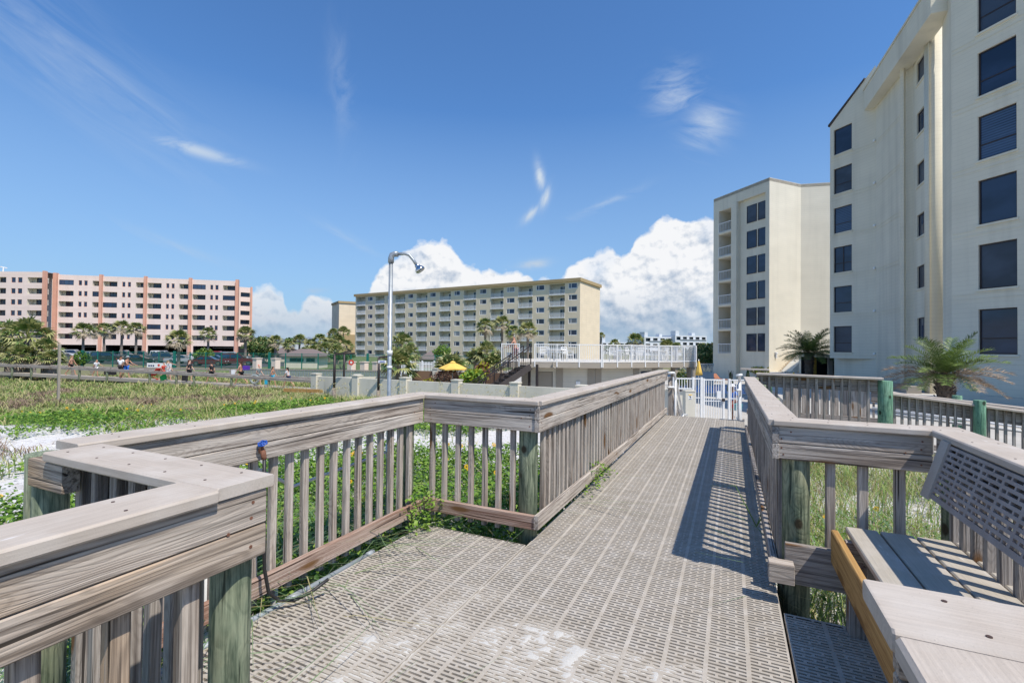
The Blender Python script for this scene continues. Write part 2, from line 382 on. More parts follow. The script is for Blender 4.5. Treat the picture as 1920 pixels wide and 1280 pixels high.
def sstep(a, b, x): t = np.clip((x-a)/(b-a), 0, 1); return t*t*(3-2*t)
# ------------------------------------------------------------------ ground
def gz(x, y):
    x = np.asarray(x, float); y = np.asarray(y, float); r = np.hypot(x, y)
    z = -.36-1.32*sstep(9, 30, r)+.16*(fbm(x, y, .45, 3)-.5)+.05*(fbm(x, y, 2.2, 8)-.5)
    z = z+.22*sstep(11, 15, r)*(1-sstep(17, 24, r))*sstep(-3, -8, x)
    p = sstep(11, 14, y)*sstep(-9, -5.5, x)+sstep(24.0, 24.6, y)*sstep(-40, -27, x)*0
    p = np.clip(p, 0, 1); z = z*(1-p)-1.78*p
    q = sstep(24.35, 24.9, y)*sstep(-28, -26.9, x); q = np.clip(q, 0, 1); z = z*(1-q)-1.78*q
    far = sstep(34, 44, r); return z*(1-far)-1.72*far
def gz1(x, y): return float(gz(np.array([x]), np.array([y]))[0])
g1 = np.arange(-16, 16.01, .16); g2 = np.array([16.8*1.09**k for k in range(62)])
gx = np.concatenate([-g2[::-1], g1, g2]); gy = gx
GX, GY = np.meshgrid(gx, gy); GZ = gz(GX, GY); n = len(gx)
idx = np.arange(n*n).reshape(n, n); Fq = np.stack([idx[:-1, :-1], idx[:-1, 1:], idx[1:, 1:], idx[1:, :-1]], -1).reshape(-1, 4)
tag(np_mesh('ground', np.stack([GX, GY, GZ], -1).reshape(-1, 3), Fq, None, [M['sand']], smooth=True), kind='structure')
def sheet(name, poly, z, mat, th=.0):
    b = MB(); b.prism(poly, z-.25, z); return tag(b.build(name, mat), kind='structure')
sheet('pool_deck', [(-26.6, 24.6), (-6.5, 24.6), (-6.0, 13.6), (2.0, 13.6), (2.0, 72), (-40, 72), (-33, 40)], -1.70, M['paving'])
sheet('terrace', [(2.0, 12.6), (30, 12.6), (30, 60), (2.0, 60)], -.60, M['paving'])
sheet('parking_lot', [(-190, 30), (-45, 44), (-38, 75), (-100, 130), (-240, 130)], -1.60, M['asphalt'])
sheet('lawn', [(-60, 28.8), (-24, 33), (-31, 72), (-40, 95), (-112, 112), (-60, 50)], -1.596, M['lawn'])
# ------------------------------------------------------------------ decking with real slots
def grating(O, U, Vv, N, usize, vsize, strip=.18, pitch=.0255, sw=.0122, depth=.028, every=12):
    O, U, Vv, N = [np.array(a, float) for a in (O, U, Vv, N)]
    ns = max(1, int(round(usize/strip))); strip = usize/ns; nr = int(vsize/pitch)
    a_s = [(.010, .042), (.054, .126), (.138, .170)]; b_s = [(.010, .084), (.096, .170)]
    quads = []
    def q(u0, u1, v0, v1): quads.append([(u0, v0, 0), (u1, v0, 0), (u1, v1, 0), (u0, v1, 0)])
    def wall(u0, u1, v0, v1):
        quads.append([(u0, v0, 0), (u0, v1, 0), (u0, v1, -depth), (u0, v0, -depth)])
        quads.append([(u1, v1, 0), (u1, v0, 0), (u1, v0, -depth), (u1, v1, -depth)])
        quads.append([(u0, v1, 0), (u1, v1, 0), (u1, v1, -depth), (u0, v1, -depth)])
        quads.append([(u1, v0, 0), (u0, v0, 0), (u0, v0, -depth), (u1, v0, -depth)])
    k = strip/.18
    for i in range(ns):
        u0 = i*strip
        for j in range(nr):
            v0 = j*pitch
            if every and j % every == every-1: sl = [(.004, .176)]; w = .0075
            else: sl = a_s if (j+i) % 2 else b_s; w = sw
            vs0 = v0+pitch-w
            q(u0, u0+strip, v0, vs0)
            cur = u0
            for s0, s1 in sl:
                s0 = u0+s0*k; s1 = u0+s1*k
                q(cur, s0, vs0, v0+pitch); wall(s0, s1, vs0, v0+pitch); cur = s1
            q(cur, u0+strip, vs0, v0+pitch)
    # outer rim
    A = np.array(quads, float)
    vt = nr*pitch
    rim = [[(0, 0, 0), (0, 0, -depth), (usize, 0, -depth), (usize, 0, 0)], [(0, vt, 0), (usize, vt, 0), (usize, vt, -depth), (0, vt, -depth)],
           [(0, 0, 0), (0, vt, 0), (0, vt, -depth), (0, 0, -depth)], [(usize, 0, 0), (usize, 0, -depth), (usize, vt, -depth), (usize, vt, 0)]]
    if vt < vsize-1e-4: rim.append([(0, vt, 0), (usize, vt, 0), (usize, vsize, 0), (0, vsize, 0)])
    A = np.concatenate([A, np.array(rim, float)])
    P = O+A[..., 0:1]*U+A[..., 1:2]*Vv+A[..., 2:3]*N
    return P.reshape(-1, 3), np.arange(P.shape[0]*4).reshape(-1, 4)
walk = thing('slotted_walkway', (-.5, 0, 0), 'long straight walkway of tan slotted deck panels dusted with white sand', 'boardwalk')
def deckpart(name, x0, x1, y0, y1, root):
    o3 = worg(root)
    P, Q = grating((x0-o3.x, y0-o3.y, 0-o3.z), (1, 0, 0), (0, 1, 0), (0, 0, 1), x1-x0, y1-y0)
    return np_mesh(name, P, Q, None, [M['deck']], root)
deckpart('deck_panel', -1.375, .262, -1.4, 11.05, walk)
def joists(xs, y0, y1, root, h=.17):
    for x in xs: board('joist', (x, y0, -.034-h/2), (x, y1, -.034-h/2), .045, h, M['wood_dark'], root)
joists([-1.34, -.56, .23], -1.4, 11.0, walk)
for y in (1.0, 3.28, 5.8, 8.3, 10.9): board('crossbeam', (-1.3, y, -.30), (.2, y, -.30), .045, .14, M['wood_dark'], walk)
np_ = thing('side_landing', (-1.8, 2, 0), 'sandy slotted landing at the left of the walkway under the shower', 'deck')
deckpart('deck_panel', -2.30, -1.385, 1.0, 3.25, np_); joists([-2.26, -1.42], 1.0, 3.24, np_)
np2 = thing('bench_landing', (.6, 2, 0), 'shaded slotted landing in front of the bench right of the walkway', 'deck')
deckpart('deck_panel', .275, 1.20, .95, 3.06, np2); joists([.31, 1.17], .95, 3.05, np2)
# stairs beyond the walkway going down to the pool deck
st = thing('descending_steps', (-.5, 11.1, 0), 'weathered wooden steps going down from the walkway end to the white gate', 'stairs')
for k in range(9):
    z = -.19*(k+1)
    board('tread', (-1.28, 11.2+.30*k, z), (.2, 11.2+.30*k, z), .29, .04, M['wood'], st)
for x in (-1.33, .25): board('stringer', (x, 11.05, -.1), (x, 13.9, -1.72), .04, .28, M['wood_dark'], st)
# drifted sand lying in and on the slots
nx, ny = 190, 240
X, Y = np.meshgrid(np.linspace(-2.29, .255, nx), np.linspace(.4, 5.2, ny))
hh = fbm(X, Y, 2.0, 21, 5)+.35*(fbm(X, Y, 9., 33, 3)-.5)
foc = np.exp(-(((X+.32)/.55)**2+((Y-1.95)/.38)**2))*.75+np.exp(-(((X+.80)/.4)**2+((Y-1.65)/.45)**2))*.45+np.exp(-(((X+.95)/.22)**2+((Y-2.2)/.16)**2))*.4+np.exp(-(((X+.9)/.35)**2+((Y-2.2)/.28)**2))*.14+np.exp(-(((X+1.6)/.6)**2+((Y-1.5)/.8)**2))*.10+.05*np.exp(-((Y-2.5)/1.5)**2)
z = -.030+.075*np.clip(hh+foc-.60, -.3, .6); z = np.minimum(z, -.0022+.022*(fbm(X, Y, 30., 91, 3)-.56)+.012*(fbm(X, Y, 7., 92, 3)-.5))
edge = (X > -1.38-.0) | ((Y > 1.02) & (Y < 3.22)); z = np.where(edge, z, -.03)
gi = np.arange(nx*ny).reshape(ny, nx); Q = np.stack([gi[:-1, :-1], gi[:-1, 1:], gi[1:, 1:], gi[1:, :-1]], -1).reshape(-1, 4)
zc = z.ravel()[Q].max(1); Q = Q[zc > -.024]
o = np_mesh('drifted_sand', np.stack([X, Y, z], -1).reshape(-1, 3), Q, None, [M['drift']], smooth=True)
tag(o, 'white sand blown over the slotted deck panels', 'sand', kind='stuff')
# ------------------------------------------------------------------ railings
CAPW, CAPT = .185, .036
_bal = {}
def railing(label, p0, p1, z0, z1, out, spacing=.13, phase=.06, posts=(), mat='wood', lower=None, bot=True, bmat=None, b0=.0, b1=.0, cap=(0, 0), balw=.04, postmat='post', postr=.075, bz=.05, group=None, botz=.14, blen=None, screws=0, split=None, nobal=(), postz=None, poff=0.):
    """p0,p1: inner edge of the rail in plan (x,y); z0,z1: top of the cap at each end; out: plan direction away from the deck"""
    P0 = V3((*p0, 0)); P1 = V3((*p1, 0)); d = (P1-P0); L = d.length; d /= L; out = V3((*out, 0))
    root = thing('railing', (P0.x, P0.y, 0), label, 'railing', group)
    def pt(s, off, z): 
        zz = z0+(z1-z0)*s/L; q = P0+d*s+out*off; return V3((q.x, q.y, zz-1.07+z))
    off = CAPW/2-.012
    cuts = [-cap[0]]+(split or [])+[L+cap[1]]
    for a, b_ in zip(cuts[:-1], cuts[1:]): board('cap_rail', pt(a+.0015, off, 1.07-CAPT/2), pt(b_-.0015, off, 1.07-CAPT/2), CAPW, CAPT, M['cap'], root, .006)
    for k in range(screws):
        s = -cap[0]+(L+cap[0]+cap[1])*(k+.5)/screws
        for o_ in (off-.05, off+.05):
            q = pt(s+.02*(o_ > off), o_, 1.0703); b = MB(); b.tube([q, q+V3((0, 0, .0012))], .0042, 8); b.build('screw_head', M['steel'], root)
    ti = .019
    board('upper_board', pt(b0, .030, .98), pt(L-b1, .030, .98), .038, .104, M[mat], root)
    board('lower_board', pt(b0, .0305, .8775), pt(L-b1, .0305, .8775), .038, .095, M[lower or mat], root)
    if bot: board('bottom_rail', pt(b0, .030, botz), pt(L-b1, .030, botz), .038, .105, M[bmat or mat], root)
    if screws:
        for s_, zz_ in ((.05, .955), (.05, .90), (.06, .86), (.10, 1.0), (L-.05, .955), (L-.045, 1.0), (L-.05, .87), (L-.12, .93)):
            if b0 < s_ < L-b1: q = pt(s_, .0112, zz_); b = MB(); b.tube([q, q-out*.0012], .0052, 8); b.build('screw_head', M['rust'], root)
    ns = int((L-phase-.03)/spacing)+1
    key = (mat, balw, round(z0-bz, 2))
    for k in range(ns):
        s = phase+k*spacing+random.uniform(-.006, .006)
        if s > L-.02 or any(a < s < b_ for a, b_ in nobal): continue
        q0 = pt(s, .073, bz-random.uniform(0, .025)); q1 = pt(s, .073, 1.030)
        q1 = V3((q0.x, q0.y, q1.z)); 
        if key not in _bal:
            _bal[key] = board('baluster', q0, q1, balw, balw, M[mat if mat != 'wood_red' else 'wood'], root, side=out)
        else:
            c = _bal[key].copy(); C.objects.link(c); c.parent = root; c.location = (q0+q1)/2-worg(root); 
            c.rotation_euler.rotate_axis('X', random.choice((0, math.pi/2, math.pi))); c.rotation_euler.rotate_axis('Z', random.uniform(-.008, .008))
    for s in posts:
        q = pt(s, .075+postr+poff, 0); g = min(gz1(q.x, q.y), -.3)
        rod('post', (q.x, q.y, g-.2), (q.x, q.y, postz if postz is not None else z0-.05), postr, M[postmat], root, 24)
    return root
railing('nearest left railing of brown weathered boards, running beside the camera', (-1.285, -1.6), (-1.285, 1.00), 1.07, 1.07, (-1, 0), .165, .10, (2.555,), 'wood_near', cap=(0, -.16), balw=.045, screws=6, postr=.056, botz=.16, nobal=((2.42, 2.7),), poff=-.026)
railing('short left cross railing under a wide cap between the two long left rails', (-1.30, 1.012), (-2.37, 1.012), 1.0705, 1.0705, (0, -1), .115, .12, (), 'wood_dark', cap=(.012, -.08), screws=5, nobal=((0, .1), (.95, 1.2)), b0=.03, b1=.16)
railing('left railing with reddish bottom board behind the black hose and shower pole', (-2.365, .99), (-2.365, 3.32), 1.069, 1.069, (-1, 0), .118, .10, (2.27,), 'wood', bmat='wood_red', cap=(.02, .18), screws=8, botz=.12, bz=.02, postr=.06)
railing('short left cross railing ending at the green post where the walkway narrows', (-2.36, 3.315), (-1.345, 3.315), 1.07, 1.07, (0, 1), .126, .04, (), 'wood', b0=-.014, cap=(-.004, .03), screws=4, bmat='wood_red', b1=.0, nobal=((.88, 1.1),))
railing('long left walkway railing with gray balusters running to the white pipe handrail', (-1.30, 3.315), (-1.30, 11.25), 1.07, 1.012, (-1, 0), .118, .24, (.125, 2.5, 5.1, 7.7), 'wood', cap=(.0, .05), screws=10, split=[2.66, 5.3], botz=.15, bz=.06)
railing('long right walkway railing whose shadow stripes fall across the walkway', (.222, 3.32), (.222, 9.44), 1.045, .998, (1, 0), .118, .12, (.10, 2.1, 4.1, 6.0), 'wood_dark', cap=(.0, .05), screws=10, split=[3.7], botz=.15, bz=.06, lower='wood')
railing('short right cross railing above the far end of the bench', (.235, 3.318), (1.01, 3.318), 1.045, 1.045, (0, 1), .165, .31, (.115, .93), 'wood', cap=(-.004, .0), screws=4, bot=False, bz=.1, nobal=((0, .2),), botz=.2, balw=.048)
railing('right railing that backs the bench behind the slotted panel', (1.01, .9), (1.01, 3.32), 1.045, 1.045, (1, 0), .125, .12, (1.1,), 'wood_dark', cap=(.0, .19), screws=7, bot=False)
railing('near right cross railing beside the bench with white stained cap', (.236, 1.075), (1.30, 1.075), 1.046, 1.046, (0, -1), .16, .2, (), 'wood_near', cap=(.012, .0), screws=5, b0=.03)
railing('nearest right railing with weathered boards at the lower right corner', (.236, -1.6), (.236, .89), 1.046, 1.046, (1, 0), .165, .10, (2.38,), 'wood_near', cap=(0, 0), balw=.045, screws=7)
# bits of timber at the corners
t_ = thing('corner_post', (-2.56, .80, 0), 'green peeling round post with a sawn beam end behind the near left railing', 'post')
rod('post', (-2.585, .955, -.6), (-2.585, .955, 1.015), .058, M['post'], t_, 28); rod('strut_post', (-2.44, .925, -.6), (-2.44, .925, .92), .056, M['post'], t_, 24)
board('beam_end', (-2.45, .885, .975), (-2.19, .885, .975), .055, .105, M['wood_near'], t_)
t_ = thing('kick_board', (.6, 3.3, 0), 'thick weathered board on edge under the far end of the bench', 'board')
board('board', (.30, 3.285, .20), (1.0, 3.285, .20), .04, .235, M['wood_dark'], t_)
board('stub_board', (.205, 3.17, .185), (.335, 3.17, .185), .09, .11, M['wood'], t_)
b = MB(); b.tube([(-2.50, .84, .56), (-2.46, .83, .70), (-2.42, .83, .72), (-2.36, .84, .78)], [.012, .011, .009, .006], 7); b.tube([(-2.46, .83, .70), (-2.48, .82, .76), (-2.52, .82, .78)], [.009, .007, .004], 6)
tag(b.build('driftwood_twig', M['bark'], smooth=True), 'bent driftwood twig lying against the green corner post', 'twig')
# ------------------------------------------------------------------ bench
bn = thing('bench', (.9, 2.1, 0), 'built-in bench with tan seat planks, ochre front board and slotted back', 'bench')
for k, x in enumerate((.672, .832, .992, 1.150)): board('seat_plank', (x, 1.10, .455), (x, 3.255, .455+.0), .150, .034, M['seat'], bn, .006)
board('front_board', (.545, 1.10, .35), (.545, 3.25, .35), .036, .19, M['ochre'], bn, .006)
for y in (1.3, 2.3, 3.12): board('seat_support', (.57, y, .40), (1.2, y, .40), .04, .075, M['wood_dark'], bn)
for y in (1.4, 3.0): board('leg', (.60, y, -.3), (.60, y, .36), .08, .08, M['wood_dark'], bn)
pt0 = V3((.995, 3.06, 1.005)); pb0 = V3((.915, 3.06, .735)); dn = (pb0-pt0); hgt = dn.length; dn /= hgt
nn = V3((0, -1, 0)).cross(dn).normalized()
if nn.x > 0: nn = -nn
P, Q = grating(tuple(pt0-worg(bn)), (0, -1, 0), tuple(dn), tuple(nn), 1.98, hgt, strip=.18, pitch=.0285, sw=.0135, depth=.012, every=0)
np_mesh('slotted_back', P, Q, None, [M['panel']], bn)
b = MB(); c_ = (pt0+pb0)/2; b.obox(c_+V3((0, .045, 0))+nn*.004, V3((0, 1, 0)), dn, nn, .048, hgt/2+.012, .005); b.build('back_stile', M['cap'], bn)
# ------------------------------------------------------------------ shower, hose, pipes
sh = thing('outdoor_shower', (-2.60, 3.0, gz1(-2.6, 3)), 'tall galvanised outdoor shower pole with chrome head behind the left railing', 'shower')
b = MB(); b.tube([(-2.60, 3.02, -.5), (-2.60, 3.02, 2.20)], .017, 14); b.build('pole', M['galv'], sh, True)
for z0_, z1_ in ((.55, .66), (1.40, 1.44), (1.29, 1.31)): b = MB(); b.tube([(-2.60, 3.02, z0_), (-2.60, 3.02, z1_)], .023, 14); b.build('coupling', M['pvc'], sh, True)
b = MB(); b.tube([(-2.60, 3.02, 2.17), (-2.60, 3.02, 2.21), (-2.592, 3.022, 2.235), (-2.57, 3.03, 2.243), (-2.545, 3.04, 2.243)], .024, 14); b.build('elbow', M['galv'], sh, True)
arm = [(-2.55, 3.04, 2.243), (-2.49, 3.06, 2.247), (-2.455, 3.075, 2.235), (-2.425, 3.09, 2.195), (-2.40, 3.10, 2.155)]
b = MB(); b.tube(arm, .013, 12); b.build('arm', M['galv'], sh, True)
hd = V3((-2.40, 3.10, 2.155)); ax = V3((.42, .18, -.62)).normalized(); b = MB()
prof = [(0, .016), (.012, .022), (.022, .020), (.03, .03), (.045, .040), (.058, .042), (.064, .038), (.066, .001)]
b.tube([hd+ax*s for s, r in prof], [r for s, r in prof], 20); b.build('shower_head', M['chrome'], sh, True)
b = MB(); b.obox((-2.655, 2.995, 1.345), V3((CR.x, CR.y, 0)).normalized(), V3((0, 0, 1)), V3((CF.x, CF.y, 0)).normalized(), .033, .011, .003); tg = b.build('name_tag', M['white'], sh)
b = MB()
for k in range(5): b.obox(V3((-2.655, 2.995, 1.346))+V3((CR.x, CR.y, 0))*(-.018+.009*k)-V3((CF.x, CF.y, 0))*.005, V3((CR.x, CR.y, 0)).normalized(), V3((0, 0, 1)), V3((CF.x, CF.y, 0)).normalized(), .003, .004+.001*(k % 2), .001)
b.build('lettering', M['blue'], tg)
b = MB(); b.tube([(-2.60, 3.02, .60), (-2.62, 2.1, .55), (-2.50, 1.72, .78)], .011, 8); b.build('supply_pipe', M['pvc'], sh, True)
sh.location.x += .024; sh.location.y += .095
sp = thing('hose_tap', (-2.36, 1.77, .9), 'blue wheel tap on a rusty pipe stub on the left railing', 'tap')
b = MB(); b.tube([(-2.40, 1.80, .885), (-2.345, 1.78, .885), (-2.325, 1.77, .875), (-2.315, 1.768, .845)], [.013, .016, .015, .013], 10); b.tube([(-2.345, 1.78, .885), (-2.34, 1.775, .93)], .007, 8); b.build('spigot', M['rust'], sp, True)
b = MB(); cc = V3((-2.34, 1.775, .93)); e1 = V3((.9, .42, .0)).normalized(); e2 = V3((-.25, .55, .35)).normalized()
b.tube([cc+e1*(.022*math.cos(a)*(1+.10*math.cos(6*a)))+e2*(.022*math.sin(a)*(1+.10*math.cos(6*a))) for a in [2*math.pi*k/36 for k in range(37)]], .0042, 6)
for k in range(3): a = math.pi*k/3; b.tube([cc-(e1*math.cos(a)+e2*math.sin(a))*.022, cc+(e1*math.cos(a)+e2*math.sin(a))*.022], .004, 6)
b.build('handwheel', M['blue'], sp, True)
hp = [(-2.315, 1.768, .85), (-2.308, 1.766, .7), (-2.305, 1.766, .45), (-2.30, 1.77, .25), (-2.29, 1.79, .12), (-2.265, 1.84, .055), (-2.22, 1.90, .04), (-2.17, 1.98, .065), (-2.12, 2.05, .115)]
b = MB(); b.tube(hp, .0095, 10); tag(b.build('hose', M['rubber'], smooth=True), 'short black hose hanging from the blue tap onto the deck', 'hose')
cn = thing('conduit_pipe', (-2.33, 2, 0), 'grey plastic conduit lying along the landing edge below the left railing', 'pipe')
b = MB(); b.tube([(-2.325, .9, -.005), (-2.325, 2.62, -.005)], .017, 12); b.build('pipe', M['conduit'], cn, True)
b = MB(); b.tube([(-2.325, 1.95, -.005), (-2.325, 2.04, -.005)], .021, 12); b.tube([(-2.325, 2.60, -.005), (-2.325, 2.66, -.005)], .021, 12); b.build('joint', M['conduit'], cn, True)
b = MB(); b.tube([(-2.46, 1.96, -.5), (-2.46, 1.96, .10), (-2.46, 1.96, .105)], .022, 10); tag(b.build('stub_pipe', M['pvc'], smooth=True), 'white plastic pipe stub standing under the reddish bottom board', 'pipe')
b = MB(); b.tube([(-2.45, 1.55, -.5), (-2.45, 1.55, .62)], .014, 10); tag(b.build('riser_pipe', M['pvc'], smooth=True), 'thin white upright pipe behind the left railing near the hose', 'pipe')
# white pipe handrails beside the descending steps
def pipe_rail(x, label, s=1, timber=True):
    r = thing('pipe_handrail', (x, 11.2, 0), label, 'handrail')
    b = MB(); b.tube([(x-.10, 11.12, .93), (x, 11.16, .95), (x+.03*s, 11.24, .945), (x+.035*s, 11.32, .89), (x+.035*s, 13.3, -.20), (x+.04*s, 13.55, -.30), (x+.05*s, 14.6, -.42)], .028, 10); b.build('upper_rail', M['pvc'], r, True)
    b = MB(); b.tube([(x-.10, 11.14, .62), (x+.02*s, 11.25, .62), (x+.03*s, 13.3, -.48), (x+.04*s, 14.5, -.62)], .024, 10); b.build('lower_rail', M['pvc'], r, True)
    for y, zt in ((11.5, .78), (13.4, -.26)): b = MB(); b.tube([(x+.035*s, y, zt-1.5), (x+.035*s, y, zt)], .028, 10); b.build('post', M['pvc'], r, True)
    if not timber: return r
    for k, y in enumerate((11.35, 13.6)):
        board('timber_post', (x-.06*s, y, -1.9), (x-.06*s, y, .84-.5*k*2), .09, .09, M['wood_dark'], r)
    board('side_board', (x-.06*s, 11.25, .70), (x-.06*s, 14.0, -.78), .04, .14, M['wood'], r)
    for k in range(15): 
        y = 11.35+.17*k; z = .66-.54*(y-11.3); board('baluster', (x-.085*s, y, z-.75), (x-.085*s, y, z), .036, .036, M['wood_dark'], r)
    return r
pipe_rail(-1.20, 'white pipe handrail going down at the left end of the walkway')
pipe_rail(.21, 'white and rusty pipe handrail at the right end of the walkway', -1, False)
# ------------------------------------------------------------------ second boardwalk at right
H = railing('far cross railing right of the walkway, seen from behind with its balusters in front', (.42, 9.62), (2.16, 9.46), 1.07, 1.055, (0, -1), .118, .08, (), 'wood_dark', bz=.0, cap=(.0, .06))
rt = thing('post_pair', (.5, 9.4, 0), 'pair of small green posts behind the long right walkway railing', 'post')
for x in (.50, .62): rod('post', (x, 9.7, -.5), (x, 9.7, .98), .06, M['post_far'], rt, 18)
ps = rod('thick_post', (2.26, 9.42, -.7), (2.26, 9.42, 1.005), .098, M['post_far'], None, 28); tag(ps, 'thick bright green round post at the right end of the far cross railing', 'post')
wf = thing('plank_screen', (1.5, 10.9, 0), 'gray upright plank screen behind the far cross railing', 'fence')
for k in range(9):
    x = 1.02+.155*k; board('plank', (x, 10.75-.02*(k % 2), -.9), (x, 10.75-.02*(k % 2), .80), .135, .022, M['wood'] if k % 3 else M['wood_dark'], wf, side=V3((0, 1, 0)))
board('cap_rail', (.3, 10.8, .88), (2.5, 10.7, .86), .14, .036, M['cap'], wf); board('rail', (.3, 10.8, .22), (2.5, 10.7, .20), .04, .1, M['wood_dark'], wf)
b = MB(); tag(board('small_cap', (.20, 11.6, 1.035), (.95, 11.55, 1.035), .16, .035, M['cap'], None) if False else board('cap_piece', (.20, 11.55, 1.06), (.75, 11.5, 1.06), .17, .035, M['cap'], H))
railing('dark front railing of the ramp descending at the right edge', (2.36, 9.62), (6.6, 9.55), .805, .33, (0, -1), .095, .05, (1.06, 2.9), 'wood_dark', bz=.12, cap=(0, 0), postmat='post_far', postr=.072, botz=.16, balw=.034)
railing('rear railing of the ramp descending at the right edge', (2.45, 11.1), (7.6, 11.0), .74, .26, (0, 1), .11, .05, (1.3, 3.1), 'wood_dark', bz=.12, cap=(0, 0), postmat='post_far', postr=.07, balw=.034)
rp = thing('side_ramp', (4.4, 10.3, -.3), 'lower wooden ramp descending between two dark railings at right', 'boardwalk')
for k in range(30): x = 2.4+.16*k; board('deck_plank', (x, 9.65, -.42-.1*(x-2.4)), (x, 11.08, -.42-.1*(x-2.4)), .145, .035, M['wood'], rp)
for y in (9.9, 10.8): b = MB(); b.tube([(2.4, y, .42), (7.2, y, -.02)], .024, 8); b.build('pipe_rail', M['pvc'], rp, True)
# ------------------------------------------------------------------ buildings
class Wall:
    """an upright wall plane between two plan points, facing the camera side"""
    def __init__(s, P0, P1):
        s.P = V3((P0[0], P0[1], 0)); d = V3((P1[0]-P0[0], P1[1]-P0[1], 0)); s.L = d.length; s.d = d/s.L
        n = V3((-s.d.y, s.d.x, 0)); s.n = n if n.dot(s.P+d/2) < 0 else -n
        s.a = (P0[0], P0[1]); s.b = (P1[0], P1[1])
    def p(s, u, w, o=0.): q = s.P+s.d*u+s.n*o; return V3((q.x, q.y, w))
    def u(s, px): return u_at(px, s.a, s.b)
    def z(s, px, py): q = s.p(s.u(px), 0); d = (q-CO).dot(CF); r = ray(px, py); hd = V3((r.x, r.y)).length; return EYE+r.z*(V3((q.x, q.y)).length/hd)
    def face(s, mb, z0, z1, holes, m=0, mrev=0, u0=0, u1=None):
        u1 = s.L if u1 is None else u1
        us = sorted({u0, u1, *[min(max(h[k], u0), u1) for h in holes for k in (0, 1)]}); ws = sorted({z0, z1, *[min(max(h[k], z0), z1) for h in holes for k in (2, 3)]})
        for i in range(len(us)-1):
            j = 0
            for j in range(len(ws)-1):
                cu, cw = (us[i]+us[i+1])/2, (ws[j]+ws[j+1])/2
                if any(h[0] < cu < h[1] and h[2] < cw < h[3] for h in holes): continue
                mb.quad(s.p(us[i], ws[j]), s.p(us[i+1], ws[j]), s.p(us[i+1], ws[j+1]), s.p(us[i], ws[j+1]), m)
        for h in holes:
            a, b_, c, d, dp = h[:5]; mr = h[5] if len(h) > 5 else mrev
            mb.quad(s.p(a, c), s.p(a, c, -dp), s.p(a, d, -dp), s.p(a, d), mr); mb.quad(s.p(b_, c), s.p(b_, d), s.p(b_, d, -dp), s.p(b_, c, -dp), mr)
            mb.quad(s.p(a, c), s.p(b_, c), s.p(b_, c, -dp), s.p(a, c, -dp), mr); mb.quad(s.p(a, d), s.p(a, d, -dp), s.p(b_, d, -dp), s.p(b_, d), mr)
            mb.quad(s.p(a, c, -dp), s.p(b_, c, -dp), s.p(b_, d, -dp), s.p(a, d, -dp), mr)
    def box(s, mb, u0, u1, w0, w1, o0, o1, m=0): mb.obox(s.p((u0+u1)/2, (w0+w1)/2, (o0+o1)/2), s.d, s.n, V3((0, 0, 1)), abs(u1-u0)/2, abs(o1-o0)/2, abs(w1-w0)/2, m)
    def window(s, parent, u0, u1, w0, w1, o, fr, gl, t=.06, mull=(), trans=(), sill=None, name='window'):
        b = MB(); 
        s.box(b, u0, u0+t, w0, w1, o, o+.05); s.box(b, u1-t, u1, w0, w1, o, o+.05); s.box(b, u0+t, u1-t, w0, w0+t, o, o+.05); s.box(b, u0+t, u1-t, w1-t, w1, o, o+.05)
        for f in mull: um = u0+(u1-u0)*f; s.box(b, um-t/2, um+t/2, w0+t, w1-t, o, o+.045)
        for f in trans: wm = w0+(w1-w0)*f; s.box(b, u0+t, u1-t, wm-t/2, wm+t/2, o, o+.04)
        w = b.build(name, fr, parent)
        if sill: sb = MB(); s.box(sb, u0-.06, u1+.06, w0-.09, w0-.003, o-.01, o+sill); sb.build('sill', M['cream'], w)
        g = MB(); g.quad(s.p(u0+t*.5, w0+t*.5, o+.02), s.p(u1-t*.5, w0+t*.5, o+.02), s.p(u1-t*.5, w1-t*.5, o+.02), s.p(u0+t*.5, w1-t*.5, o+.02)); g.build('pane', gl, w)
        return w
    def rail(s, parent, u0, u1, w0, h, o, mat, pitch=.13, r=.012, name='balcony_railing'):
        b = MB(); s.box(b, u0, u1, w0+h-.06, w0+h, o-.03, o+.03); s.box(b, u0, u1, w0+.06, w0+.10, o-.02, o+.02)
        k = int((u1-u0)/pitch)
        for i in range(k+1): u = u0+(u1-u0)*i/max(k, 1); rr = .03 if i % 8 == 0 else r; s.box(b, u-rr, u+rr, w0, w0+h-.06, o-rr, o+rr)
        return b.build(name, mat, parent)
def body(name, polys, z0, z1, mat, parent):
    b = MB(); b.prism(polys, z0, z1); return b.build(name, mat, parent)
# --- tan building
P0 = at(667, 551, 146); P1 = at(1088, 521, 107); PE = at(1125, 540, 118.5)
zt = 17.5; W = Wall(P0, P1); WE = Wall(P1, PE); back = -14.0
tb = thing('apartment_building', (P1.x, P1.y, -1.7), 'long tan seven-storey apartment building with white balconies behind the palms', 'building')
flo = [14.1-2.7*k for k in range(7)]
bal = [(667.9, 684), (703, 719.5), (740.5, 758.5), (780, 800), (823.5, 844), (868.5, 891.5), (919, 943), (971, 997.5), (1029, 1058)]
win = [(688.5, 697.5), (725, 735), (764, 773.5), (805, 816), (850.5, 861.5), (898.5, 911), (949, 964), (1004.5, 1020), (1065, 1081.5)]
holes = []; wn = []
for a, b_ in bal:
    ua, ub = W.u(a), W.u(b_)
    for z in flo: holes.append((ua, ub, z, z+2.47, 1.7, 1))
for a, b_ in win:
    ua, ub = W.u(a), W.u(b_)
    for z in flo: holes.append((ua, ub, z+1.22, z+2.5, .12, 0)); wn.append((ua, ub, z+1.22, z+2.5))
b = MB(); W.face(b, -2.2, zt-.6, holes)
WE.face(b, -2.2, zt-.6, [])
q = [W.p(0, 0), WE.p(WE.L, 0), W.p(0, 0)-W.n*14]
